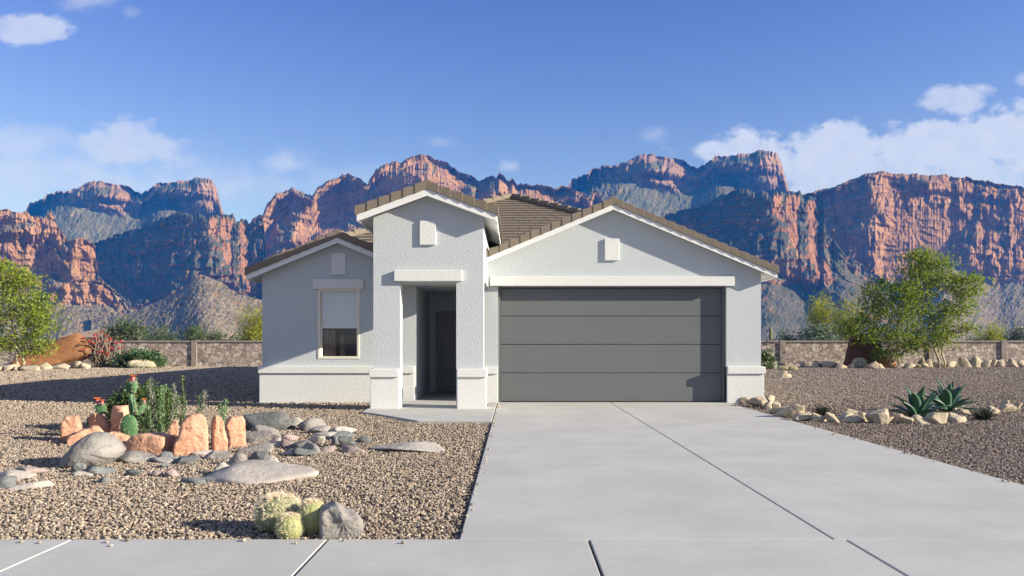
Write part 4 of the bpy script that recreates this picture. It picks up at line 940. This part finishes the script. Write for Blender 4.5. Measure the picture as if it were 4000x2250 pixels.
mat('pad', lambda nt, b: {'Base Color': nt.mix(nt.noise(pos(nt), 12, 4), (.045, .13, .055), (.10, .20, .085)), 'Roughness': .5, 'Normal': nt.bump(nt.add('ShaderNodeTexVoronoi', 0, Vector=pos(nt), Scale=34.0), .35, .012)})
mat('spine', color=(.72, .66, .52), rough=.6)
mat('golden_spine', color=(.80, .74, .52), rough=.6)
mat('pink_spine', color=(.76, .60, .46), rough=.6)
mat('flower', lambda nt, b: {'Base Color': nt.mix(nt.noise(pos(nt), 30, 2), (.85, .17, .03), (.95, .30, .07)), 'Roughness': .5})
mat('fruit', color=(.50, .16, .20), rough=.5)
mat('barrel_green', lambda nt, b: {'Base Color': nt.mix(nt.noise(pos(nt), 9, 3), (.22, .24, .095), (.34, .35, .165)), 'Roughness': .6})
mat('barrel_olive', lambda nt, b: {'Base Color': nt.mix(nt.noise(pos(nt), 9, 3), (.15, .165, .09), (.245, .255, .15)), 'Roughness': .6})
mat('grey_cactus', color=(.26, .27, .22), rough=.8)
def bark(a, b_):
    return lambda nt, b: {'Base Color': nt.mix(nt.noise(nt.mapping(pos(nt), (6, 6, 1.5)), 3, 4), a, b_), 'Roughness': .85}
mat('pale_bark', bark((.30, .24, .15), (.46, .40, .28))); mat('grey_bark', bark((.16, .13, .10), (.26, .22, .17))); mat('green_bark', bark((.13, .15, .05), (.20, .21, .08)))
mat('saguaro_skin', color=(.16, .17, .08), rough=.8)
class Cards:
    """many small folded leaves collected in arrays"""
    def __init__(s): s.c = []; s.n = 0
    def add(s, centre, size, rs, up=0.35, aspect=.45):
        n = len(centre)
        if not n: return
        d = rs.normal(size=(n, 3)); d[:, 2] -= up; d /= np.linalg.norm(d, axis=1)[:, None]
        e = rs.normal(size=(n, 3)); e -= (e*d).sum(1)[:, None]*d; e /= np.linalg.norm(e, axis=1)[:, None]
        f = np.cross(d, e); L = size*rs.uniform(.6, 1.35, n)[:, None]
        a = centre-d*L*.5; b = centre+d*L*.5; w_ = L*aspect*.5
        s.c.append(np.stack([a, centre+e*w_+f*w_*.35, b, centre-e*w_+f*w_*.35], 1)); s.n += n
    def build(s, name, mats, parent):
        v = np.concatenate(s.c).reshape(-1, 3); nq = len(v)//4
        me = bpy.data.meshes.new(name); me.vertices.add(len(v)); me.vertices.foreach_set('co', v.reshape(-1))
        me.loops.add(len(v)); me.loops.foreach_set('vertex_index', np.arange(len(v), dtype=np.int32))
        me.polygons.add(nq); me.polygons.foreach_set('loop_start', np.arange(0, len(v), 4, dtype=np.int32)); me.polygons.foreach_set('loop_total', np.full(nq, 4, np.int32))
        me.update(calc_edges=True); me.materials.append(mats)
        o = link(bpy.data.objects.new(name, me)); o.parent = parent; o.matrix_parent_inverse = Matrix.Translation(-Vector(parent.location)); ORIGIN[name] = Vector((0, 0, 0)); return o
def in_ball(rs, n):
    d = rs.normal(size=(n, 3)); d /= np.linalg.norm(d, axis=1)[:, None]; return d*rs.uniform(0, 1, n)[:, None]**(1/2.4)
def limb(mb, a, b, r0, r1, rs, wob=.06, seg=6, n=5):
    a, b = Vector(a), Vector(b); L = (b-a).length; pts = []
    for i in range(n+1):
        t = i/n; p = a.lerp(b, t)
        if 0 < i < n: p += Vector(rs.normal(size=3)*wob*L*.5)
        pts.append(p)
    mb.tube(pts, [r0+(r1-r0)*i/n for i in range(n+1)], seg); return pts
def leafy_tree(label, stems, lobes, Y, seed, leaf, leafsize, per, name='tree', cat='tree', barkm='pale_bark', group=None, clus=.32, r0=.07, up=.5):
    """stems: list of (base x4, fork x4, fork y4); lobes: (x4, y4, rx4, ry4, number of twigs)"""
    rs = np.random.RandomState(seed); k = Y/F4
    t = empty(name, (PX(stems[0][0], Y), Y, 0), label, cat, group)
    mb = MB(); cd = Cards(); forks = []
    for (xb, xf, yf) in stems:
        oy = rs.uniform(-.25, .25)
        p = limb(mb, (PX(xb, Y), Y+oy*.3, -.1), (PX(xf, Y), Y+oy, PZ(yf, Y)), r0*rs.uniform(.8, 1), r0*.5, rs, .05, 7, 7); forks.append(p)
    for (x, y, rx, ry, nt_) in lobes:
        c = np.array([PX(x, Y), Y+rs.uniform(-.4, .4), PZ(y, Y)]); ext = np.array([rx*k, (rx+ry)*.5*k*.9, ry*k])
        f = min(forks, key=lambda p: abs(p[-1].x-c[0])+abs(p[-1].z-c[2])*.5)
        j = f[-1] if f[-1].z < c[2]+.3 else f[len(f)//2]
        main = limb(mb, j, Vector(c+np.array([0, 0, -.1*ext[2]])), r0*.45, r0*.22, rs, .1, 5, 4)
        tw = c+in_ball(rs, nt_)*ext
        for q in tw:
            s_ = main[rs.randint(1, len(main))]
            if rs.rand() < .55: limb(mb, s_, Vector(q), r0*.12, r0*.03, rs, .12, 3, 3)
            m = int(per*rs.uniform(.4, 1.5)); sp = clus*rs.uniform(.6, 1.25)
            o = rs.normal(size=(m, 3))*np.array([sp, sp, sp*.55]); o[:, 2] -= np.abs(o[:, 0])*.25
            cd.add(q+o, leafsize, rs, up)
    mb.build('trunk', M[barkm], t, smooth=True); cd.build('crown', M[leaf], t); return t
TG = 'green trees by the back wall'
leafy_tree('bright green leafy tree at the left edge, behind the cream stones', [(80, 48, 1255), (84, 98, 1230)],
  [(20, 1090, 105, 85, 50), (110, 1120, 85, 75, 40), (175, 1190, 62, 70, 30), (60, 1210, 110, 80, 48), (150, 1280, 70, 60, 26), (-30, 1180, 80, 120, 36), (95, 1345, 75, 50, 22), (10, 1330, 80, 55, 24), (165, 1360, 25, 35, 8), (-40, 1050, 70, 50, 20)],
  37.5, 1, 'tree_leaf', .15, 34, group=TG, clus=.30)
leafy_tree('smaller green two-stemmed tree right of the house, beside the dark maroon rock', [(3499, 3462, 1215), (3508, 3512, 1260)],
  [(3455, 1145, 82, 60, 40), (3515, 1155, 55, 58, 24), (3430, 1230, 70, 60, 30), (3520, 1240, 58, 66, 26), (3335, 1275, 52, 42, 16), (3370, 1300, 50, 32, 14), (3480, 1320, 82, 55, 30), (3465, 1375, 42, 35, 12), (3560, 1330, 55, 42, 18)],
  40.0, 2, 'tree_leaf_deep', .15, 42, group=TG, clus=.30)
leafy_tree('taller green two-stemmed tree right of the house, in front of the lit flagstones', [(3667, 3622, 1160), (3684, 3686, 1225)],
  [(3625, 1020, 82, 55, 44), (3572, 1075, 50, 60, 22), (3665, 1080, 70, 65, 34), (3750, 1120, 68, 65, 36), (3775, 1180, 42, 55, 18), (3600, 1180, 62, 65, 30), (3690, 1230, 62, 55, 24), (3585, 1285, 35, 50, 12), (3640, 1320, 65, 45, 22), (3765, 1282, 55, 22, 9), (3700, 1300, 60, 40, 15)],
  40.3, 3, 'tree_leaf_deep', .15, 42, group=TG, clus=.30)
def bush(label, x0, x1, yt, Y, seed, leaf, size, n, per, name='bush', cat='bush', group=None, barkm='grey_bark', base=0.0, shape='dome', clus=.3, up=.1):
    rs = np.random.RandomState(seed); xa, xb = PX(x0, Y), PX(x1, Y); h = PZ(yt, Y); cx = (xa+xb)/2; hw = (xb-xa)/2
    t = empty(name, (cx, Y, base), label, cat, group); mb = MB(); cd = Cards()
    for i in range(n):
        if shape == 'dome':
            a = rs.uniform(0, 2*math.pi); r = rs.uniform(0, 1)**.5; z = rs.uniform(.12, 1)
            e = math.sqrt(max(0, 1-max(0, z-.25)**2/.62)); lump = 1-.22*abs(math.sin(a*2.5+seed))
            q = np.array([cx+math.cos(a)*r*hw*e*.92, Y+math.sin(a)*r*min(hw, 1.6)*e*.9, base+(h-base)*z*(lump if z > .7 else 1)])
        else:   # upright broom of thin twigs
            a = rs.uniform(0, 2*math.pi); r = rs.uniform(0, 1)**.6; z = rs.uniform(.25, 1)*(1-.35*r*rs.rand())
            q = np.array([cx+math.cos(a)*r*hw*(.35+.65*z), Y+math.sin(a)*r*min(hw, 1.5)*(.35+.65*z), base+(h-base)*z])
        if rs.rand() < (.5 if shape == 'dome' else .9): limb(mb, (cx+rs.uniform(-.15, .15)*hw, Y, base-.05), Vector(q), .02+.012*hw, .006, rs, .08, 3, 3)
        m = int(per*rs.uniform(.5, 1.4))
        o = rs.normal(size=(m, 3))*clus*np.array([1, 1, .7 if shape == 'dome' else 1.5]); c = q+o; c[:, 2] = np.maximum(c[:, 2], base+.03)
        cd.add(c, size, rs, up, .45 if shape == 'dome' else .16)
    mb.build('stem', M[barkm], t, smooth=True); cd.build('foliage', M[leaf], t); return t
BG = 'desert bushes beyond the back wall'
bush('wide dark green bush beyond the left wall, the largest one', 384, 600, 1243, 62, 11, 'mesquite_leaf', .22, 150, 26, group=BG, clus=.34)
bush('low dark green bush joined to the right side of the largest left bush', 570, 700, 1276, 60, 12, 'mesquite_leaf', .2, 70, 24, group=BG, clus=.3)
bush('round green bush in the middle of the left wall', 706, 822, 1264, 63, 13, 'mesquite_leaf', .2, 80, 25, group=BG, clus=.3)
bush('low green bush right of the round bush, beyond the left wall', 800, 905, 1296, 61, 14, 'mesquite_leaf', .2, 50, 22, group=BG, clus=.28)
bush('low green bush beyond the left wall, nearest the house', 885, 1015, 1292, 64, 15, 'mesquite_leaf', .2, 60, 22, group=BG, clus=.28)
bush('yellow-green palo verde just left of the house', 925, 1085, 1205, 58, 16, 'palo_verde_leaf', .34, 110, 26, name='palo_verde', cat='palo verde', barkm='green_bark', shape='broom', group='yellow palo verdes', clus=.28)
bush('yellow-green palo verde right of the house, taller left one of a pair', 3140, 3268, 1158, 62, 17, 'palo_verde_leaf', .34, 120, 28, name='palo_verde', cat='palo verde', barkm='green_bark', shape='broom', group='yellow palo verdes', clus=.28)
bush('yellow-green palo verde right of the house, shorter right one of a pair', 3250, 3372, 1178, 60, 18, 'palo_verde_leaf', .34, 100, 28, name='palo_verde', cat='palo verde', barkm='green_bark', shape='broom', group='yellow palo verdes', clus=.28)
bush('yellow-green palo verde beyond the right end of the wall', 3828, 3942, 1270, 60, 19, 'palo_verde_leaf', .3, 80, 26, name='palo_verde', cat='palo verde', barkm='green_bark', shape='broom', group='yellow palo verdes', clus=.26)
bush('large grey-green bush beyond the wall, left of the maroon rock', 3100, 3290, 1255, 56, 20, 'grey_leaf', .2, 120, 28, group=BG, clus=.3)
bush('small grey-green bush beside the saguaro', 3024, 3108, 1290, 57, 21, 'grey_leaf', .18, 36, 22, group=BG, clus=.24)
bush('grey-green bush at the right edge beyond the wall', 3928, 4060, 1264, 57, 22, 'grey_leaf', .2, 80, 26, group=BG, clus=.28)
bush('low grey bush between the right trees and the far palo verde', 3770, 3850, 1304, 58, 23, 'grey_leaf', .18, 36, 22, group=BG, clus=.24)
bush('glossy dark green shrub in front of the left wall', 446, 640, 1368, 41.2, 24, 'bright_shrub_leaf', .19, 110, 22, name='shrub', cat='shrub', clus=.17)
bush('dark green shrub at the right back corner of the house', 2940, 3026, 1372, 38.5, 25, 'shrub_leaf', .15, 60, 20, name='shrub', cat='shrub', clus=.14)
bush('dark leafy shrub behind the sandstone ring and the prickly pears', 420, 715, 1500, 11.6, 26, 'shrub_leaf', .075, 190, 28, name='shrub', cat='shrub', clus=.06)
# red-flowered succulent by the left wall
def red_plant():
    rs = np.random.RandomState(5); Y = 42.3; x0, x1 = PX(318, Y), PX(470, Y); cx = (x0+x1)/2
    t = empty('flowering_plant', (cx, Y, 0), 'bare-stemmed plant with red flower heads in front of the left wall', 'plant')
    mb = MB(); cd = Cards()
    for i in range(64):
        a = rs.uniform(0, 6.28); r = rs.uniform(.1, 1); z = rs.uniform(.35, 1.15)*(1.15-.35*r)
        q = Vector((cx+math.cos(a)*r*(x1-x0)*.52, Y+math.sin(a)*r*.7, PZ(1306, Y)*z/1.1))
        limb(mb, (cx+rs.uniform(-.35, .35), Y, -.03), q, .035, .02, rs, .14, 5, 4)
        if rs.rand() < .55: cd.add(np.array(q)+rs.normal(size=(14, 3))*np.array([.075, .075, .035]), .13, rs, .0, .6)
        if rs.rand() < .5: cd.add(np.array(q)*.6+np.array([cx, Y, .2])*.4+rs.normal(size=(5, 3))*.07, .1, rs, .0, .5)
    mb.build('stem', M['grey_bark'], t, smooth=True); cd.build('blossom', M['red_petal'], t)
red_plant()
# saguaro far beyond the wall
mb = MB(); Ys = 80; xs_ = PX(3010, Ys); mb.tube([(xs_, Ys, -.1), (xs_, Ys, PZ(1290, Ys)), (xs_, Ys, PZ(1280, Ys)), (xs_, Ys, PZ(1277.5, Ys))], [.14, .17, .13, .04], 10)
tag(mb.build('saguaro', M['saguaro_skin'], smooth=True), 'single thin saguaro column beyond the wall right of the house', 'saguaro')
# far tan house beyond the left wall
Yh = 110; hs = empty('distant_house', (PX(300, Yh), Yh, 0), 'distant tan house with a low pitched roof beyond the left wall', 'house')
mat('far_wall', color=(.30, .19, .12)); mat('far_roof', color=(.34, .24, .18))
mb = MB(); mb.box(PX(268, Yh), PX(420, Yh), Yh, Yh+9, -.2, PZ(1322, Yh)); mb.build('wall', M['far_wall'], hs)
mb = MB(); z0, z1 = PZ(1318, Yh), PZ(1284, Yh); xa, xb = PX(225, Yh), PX(440, Yh)
mb.add([(xa, Yh-.5, z0), (xb, Yh-.5, z0), (xb, Yh+9.5, z0), (xa, Yh+9.5, z0), (xa+3, Yh+4.5, z1), (xb-3, Yh+4.5, z1)], [(0,1,5,4),(1,2,5),(2,3,4,5),(3,0,4),(0,3,2,1)]); mb.build('roof', M['far_roof'], hs)
# ------------------------------------------------------------------ agaves and spiky tufts
def blade(mb, base, az, lean, length, width, curl, m=0, n=9, thick=.012, fold=.35):
    p = Vector(base); d = Vector((math.cos(az), math.sin(az), 0)); side = Vector((-math.sin(az), math.cos(az), 0)); a = lean
    rings = []
    for i in range(n+1):
        t = i/n; w_ = width*(.62+.9*t-.3*t*t if t < .45 else max(.03, (.62+.405-.061)*(1-((t-.45)/.55)**1.7)+.0))*.5
        fwd = d*math.cos(a)+Vector((0, 0, 1))*math.sin(a); nrm = -d*math.sin(a)+Vector((0, 0, 1))*math.cos(a)
        th = thick*(1-.75*t)
        rings.append([p-side*w_+nrm*w_*fold, p+nrm*th*.3, p+side*w_+nrm*w_*fold, p+side*w_*.5-nrm*(th-w_*fold*.25), p-nrm*th*1.5, p-side*w_*.5-nrm*(th-w_*fold*.25)])
        p = p+fwd*length/n; a += curl(t)/n
    k = 6; vs_ = [q for r in rings for q in r]; fs = []
    for i in range(n):
        for j in range(k): fs.append((i*k+j, i*k+(j+1) % k, (i+1)*k+(j+1) % k, (i+1)*k+j))
    fs += [tuple(range(k-1, -1, -1)), tuple(range(n*k, n*k+k))]
    mb.add(vs_, fs, m)
def agave(x4, y4, seed, label, sc):
    rs = np.random.RandomState(seed); b = G(x4, y4); b.z = -.02; mb = MB()
    # leaf table: azimuth, upright angle, length, width, bend
    for ring, (cnt, lean, L, W) in enumerate(((3, 1.45, .62, .17), (5, 1.15, .60, .175), (6, .74, .52, .15), (5, .34, .50, .11))):
        for i in range(cnt):
            az = 2*math.pi*(i+.5*(ring % 2))/cnt+rs.uniform(-.25, .25)-1.57
            bend = rs.uniform(.2, .9)
            cv_ = (lambda t, bend=bend, ring=ring: (-1.1*bend if t < .62 else (1.6 if ring > 1 else -1.6)*bend)*(1 if ring else .6))
            blade(mb, b+Vector((math.cos(az)*.035*ring, math.sin(az)*.035*ring, .03)), az, lean+rs.uniform(-.12, .12), L*sc*rs.uniform(.85, 1.08), W*sc, cv_)
    o = mb.build('agave', M['agave_leaf'], smooth=True); return tag(o, label, 'agave', 'blue-green agaves')
agave(3585, 1628, 3, 'blue-green agave nearer the driveway, directly behind the cream stones', 1.0)
agave(3703, 1604, 9, 'blue-green agave set slightly further back on the right, beside the dark grassy tuft', 1.02)
def tuft(x4, y4, w4, h4, seed, label):
    rs = np.random.RandomState(seed); b = G(x4, y4); Y = b.y; mb = MB(); r = w4/F4*Y/2; h = h4/F4*Y
    for i in range(150):
        az = rs.uniform(0, 6.28); lean = rs.uniform(.25, 1.5); L = (r*math.cos(lean)**2+h*1.05*math.sin(lean)**2)*rs.uniform(.75, 1.05)
        blade(mb, b+Vector((math.cos(az)*.03, math.sin(az)*.03, -.02)), az, lean, L, .012, lambda t: -.45, n=4, thick=.003)
    return tag(mb.build('grass_tuft', M['dark_blade']), label, 'grass tuft', 'dark spiky tufts')
tuft(3211, 1622, 122, 46, 1, 'dark spiky tuft among the cream stones nearer the garage')
tuft(3845, 1636, 118, 60, 2, 'dark spiky tuft at the right of the two agaves')
# ------------------------------------------------------------------ cacti
def spine_star(mb, p, n, rs, L, k, m, wd=.0022):
    n = Vector(n).normalized()
    for j in range(k):
        d = (n*rs.uniform(.5, 1.1)+Vector(rs.normal(size=3))*.75).normalized(); s = d.cross(Vector((.2, .9, .4))).normalized()*wd; l = L*rs.uniform(.6, 1.25)
        s2 = d.cross(s).normalized()*wd
        mb.add([Vector(p)+s, Vector(p)-s*.5+s2, Vector(p)-s*.5-s2, Vector(p)+d*l], [(0, 1, 3), (1, 2, 3), (2, 0, 3)], m)
def barrel(x4, y4, w4, h4, seed, label, body='barrel_green', ribs=17, name='barrel_cactus', group='golden barrel cacti', spines=True, Y=None, sp2='pink_spine'):
    rs = np.random.RandomState(seed); Y = Y or GY(y4); r = w4/F4*Y/2*.93; h = h4/F4*Y*.95; c = Vector((PX(x4, Y), Y+r, -.02)); mb = MB()
    nu, nv = ribs*6, 18; vs_ = []
    for j in range(nv+1):
        t = j/nv; z = h*(1-math.cos(math.pi*(.18+.82*t)))/2/1.0; pr = math.sin(math.pi*(.18+.82*t))**.72
        for i in range(nu):
            a = 2*math.pi*i/nu; rr = r*pr*(1+.02*(abs(math.cos(a*ribs/2))*2-1.2))
            vs_.append((c.x+math.cos(a)*rr, c.y+math.sin(a)*rr, c.z+z-h*.07))
    fs = [(j*nu+i, j*nu+(i+1) % nu, (j+1)*nu+(i+1) % nu, (j+1)*nu+i) for j in range(nv) for i in range(nu)]
    mb.add(vs_, fs+[tuple(range(nv*nu, nv*nu+nu))], 0)
    if spines:
        for q_ in range(int(430*(1 if r > .12 else .75))):
            jj = int(nv*(.12+.88*rs.rand()**.8)); i = rs.randint(nu)
            q = Vector(vs_[jj*nu+i]); nn = Vector((q.x-c.x, q.y-c.y, (q.z-c.z-h*.45)*.8))
            if nn.y > .5*r: continue
            spine_star(mb, q, nn, rs, r*.21, 7, 2 if rs.rand() < .15+.5*(jj/nv > .72) else 1, .0012*r/.15)
    o = mb.build(name, [M[body], M['golden_spine'], M[sp2]], normals=True); me_ = o.data
    me_.polygons.foreach_set('use_smooth', [p.material_index == 0 for p in me_.polygons]); return tag(o, label, 'barrel cactus', group)
barrel(1060, 2080, 192, 158, 1, 'largest spiny barrel cactus at the sidewalk edge, left and rear of the cluster', 'barrel_olive')
barrel(1117, 2104, 116, 108, 2, 'smallest yellow barrel cactus in front of the cluster, touching the sidewalk', 'barrel_green', 14)
barrel(1206, 2086, 116, 150, 3, 'barrel cactus between the largest one and the rough grey boulder', 'barrel_green', 14)
barrel(530, 1438, 98, 30, 4, 'pale tan barrel cactus mound in front of the glossy left shrub', 'grey_cactus', 16, group=None, spines=True, Y=39.6)
barrel(3066, 1440, 44, 17, 5, 'pale golden barrel cactus right of the house corner, left one of two', 'barrel_green', 14, group='pale barrels by the house corner', Y=37)
barrel(3101, 1441, 44, 16, 6, 'pale golden barrel cactus right of the house corner, right one of two', 'barrel_green', 14, group='pale barrels by the house corner', Y=37)
barrel(3022, 1438, 40, 42, 7, 'grey round cactus beside the dark shrub at the house corner', 'grey_cactus', 14, group=None, Y=38.8)
barrel(3368, 1422, 54, 40, 8, 'grey round cactus in front of the dark maroon rock', 'grey_cactus', 14, group=None, Y=40.6)
def pad_part(parent, c, w_, h_, yaw, tilt, seed, spines=60, th=.16):
    """flat cactus pad standing on its lower end at c"""
    rs = np.random.RandomState(seed); d, faces = icosphere(3); mb = MB()
    Rm = Matrix.Rotation(yaw, 3, 'Z') @ Matrix.Rotation(tilt, 3, 'Y'); pts = []
    for q in d:
        z = q[2]; wf = 1+.14*z
        pts.append(Vector(c)+Rm@Vector((q[0]*w_/2*wf, q[1]*w_*th*(1-.2*z), (z+.97)*h_/2)))
    mb.add(pts, faces, 0)
    for i in rs.choice(len(d), spines, replace=False):
        n = Rm@Vector((d[i][0]*.3, d[i][1]*1.6, d[i][2]*.3)); spine_star(mb, pts[i], n, rs, .032, 3, 1, .0014)
    o = mb.build('pad', [M['pad'], M['spine']], parent); o.data.polygons.foreach_set('use_smooth', [p.material_index == 0 for p in o.data.polygons]); return o
def bloom(parent, c, r, seed):
    mb = MB(); rs = np.random.RandomState(seed); c = Vector(c)
    mb.tube([c, c+Vector((0, 0, r*.8)), c+Vector((0, 0, r*1.3))], [r*.35, r*.5, r*.42], 8, 1)
    for i in range(11):
        a = 2*math.pi*i/11+rs.uniform(-.2, .2); e = Vector((math.cos(a), math.sin(a), 0)); s = Vector((-math.sin(a), math.cos(a), 0)); b_ = c+Vector((0, 0, r*1.2))
        mb.add([b_-s*r*.2, b_+s*r*.2, b_+e*r*1.0+s*r*.3+Vector((0, 0, r*.6)), b_+e*r*1.15+Vector((0, 0, r*.75)), b_+e*r*1.0-s*r*.3+Vector((0, 0, r*.6))], [(0, 1, 2, 3, 4)], 0)
    return mb.build('flower', [M['flower'], M['fruit']], parent)
def CA(x, y, Y): return P(180+x/3.1415, 1450+y/3.1415, Y)
k_ = 1/3.1415/F4
t = empty('prickly_pear', (PX(388, 10.75), 10.75, 0), 'smaller prickly pear with a round pad and orange flowers, left in the ring', 'cactus', 'prickly pears in the sandstone ring'); Y = 10.75
pad_part(t, CA(654, 870, Y), 88*k_*Y, 360*k_*Y, .35, 0, 1, 46, .3); pad_part(t, CA(665, 530, Y), 148*k_*Y, 132*k_*Y, .1, .06, 2, 16)
pad_part(t, CA(530, 690, Y+.05), 50*k_*Y, 130*k_*Y, .5, -.05, 3, 20)
bloom(t, CA(628, 402, Y), 40*k_*Y, 1); bloom(t, CA(688, 412, Y-.03), 32*k_*Y, 2)
t = empty('prickly_pear', (PX(504, 10.35), 10.35, 0), 'taller prickly pear inside the ring, narrow pads over a big dark one', 'cactus', 'prickly pears in the sandstone ring'); Y = 10.35
pad_part(t, CA(1018, 885, Y), 208*k_*Y, 365*k_*Y, .1, 0, 4, 60, .2); pad_part(t, CA(1046, 535, Y+.02), 74*k_*Y, 275*k_*Y, 1.2, .02, 5, 46, .45)
pad_part(t, CA(1015, 262, Y+.05), 96*k_*Y, 142*k_*Y, .15, -.02, 6, 14); pad_part(t, CA(1082, 262, Y), 74*k_*Y, 150*k_*Y, .5, .04, 7, 26, .3)
pad_part(t, CA(1112, 520, Y-.02), 34*k_*Y, 220*k_*Y, .6, -.18, 8, 24, .4); pad_part(t, CA(1130, 530, Y), 66*k_*Y, 160*k_*Y, .5, .55, 9, 36, .25)
bloom(t, CA(1070, 125, Y), 40*k_*Y, 3); bloom(t, CA(1205, 392, Y), 28*k_*Y, 4); bloom(t, CA(1030, 132, Y+.04), 24*k_*Y, 5)
# upright green stems in the ring: each stem is a plant of its own in a loop
def wand(xb, yb_, xt, yt, Y, seed, label, thick=.011, leaf='candelilla', dens=1.0, group='upright leafy wands in the sandstone ring'):
    rs = np.random.RandomState(seed); a, b = CA(xb, yb_, Y), CA(xt, yt, Y); a.z = max(-.02, min(a.z, .12)); L = (b-a).length
    t = empty('wand_plant', tuple(a), label, 'desert plant', group); mb = MB(); pts = limb(mb, a, b, thick, thick*.55, rs, .025, 6, 8)
    mb.build('stem', M['candelilla' if leaf != 'silver_leaf' else 'grey_bark'], t, smooth=True)
    n = int(L*420*dens); tt = rs.uniform(.08, 1, n); c = []
    for q in tt:
        f = q*8; i = min(7, int(f)); p = pts[i].lerp(pts[i+1], f-i); g_ = rs.uniform(0, 6.28); r = thick*rs.uniform(.9, 4.2); c.append((p.x+math.cos(g_)*r, p.y+math.sin(g_)*r, p.z))
    cd = Cards(); cd.add(np.array(c), .036, rs, -.5, .36); cd.build('foliage', M[leaf], t)
WAND = [(1165,770,1120,480,'candelilla','leaning pale green wand right behind the tall prickly pear'),(1245,770,1180,330,'candelilla','pale green wand leaning left over the dark shrub'),(1282,770,1278,82,'silver_leaf','tallest greyish wand in the left half of the clump'),
 (1300,765,1242,108,'shrub_leaf','dark green wand beside the tallest greyish one'),(1385,790,1424,168,'candelilla','tall bright green wand in the middle of the clump'),(1400,790,1462,158,'candelilla','tall pale wand just right of the middle one'),(1425,780,1395,380,'candelilla','short bright green wand in front of the middle one'),
 (1485,780,1505,205,'shrub_leaf','dark leafy wand right of the middle of the clump'),(1545,760,1565,150,'silver_leaf','white-tipped thin wand on the right of the clump'),(1590,760,1625,290,'silver_leaf','greyish leafy wand before the tallest dark one'),(1672,640,1680,52,'shrub_leaf','tallest dark green wand, right of the clump'),
 (1685,640,1695,300,'silver_leaf','short greyish wand below the tallest dark green one'),(1470,790,1435,330,'candelilla','thin green wand crossing the middle of the clump'),(1230,780,1110,380,'candelilla','low green wand bent toward the prickly pear arm'),(1340,780,1330,250,'silver_leaf','grey-green wand between the left and middle wands'),
 (1300,790,1255,420,'candelilla','short lime wand at the lower left of the clump'),(1375,795,1360,470,'candelilla','shortest lime wand at the front of the clump'),(1530,790,1500,500,'shrub_leaf','short dark wand beside the arched sandstone block')]
for i, (xb, yb_, xt, yt, lf, lab) in enumerate(WAND):
    wand(xb, yb_, xt, yt, 10.6+.6*((i*7) % 5)/5, 30+i, lab, .008 if yt > 100 else .010, lf)
for i, (xb, yb_, xt, yt, lf, lab) in enumerate([(1880,640,1872,290,'candelilla','thin green wand behind the arched sandstone block, left of a pair'),(1920,640,1945,232,'silver_leaf','bushy greyish wand behind the arched block, right of a pair'),
   (2150,640,2138,380,'candelilla','thin lime sprig behind the narrow sandstone block, left of two'),(2165,640,2205,345,'candelilla','thin lime sprig behind the squarish sandstone block, right of two')]):
    wand(xb, yb_, xt, yt, 10.3, 60+i, lab, .010, lf, 1.0, 'sprigs behind the right sandstone blocks')
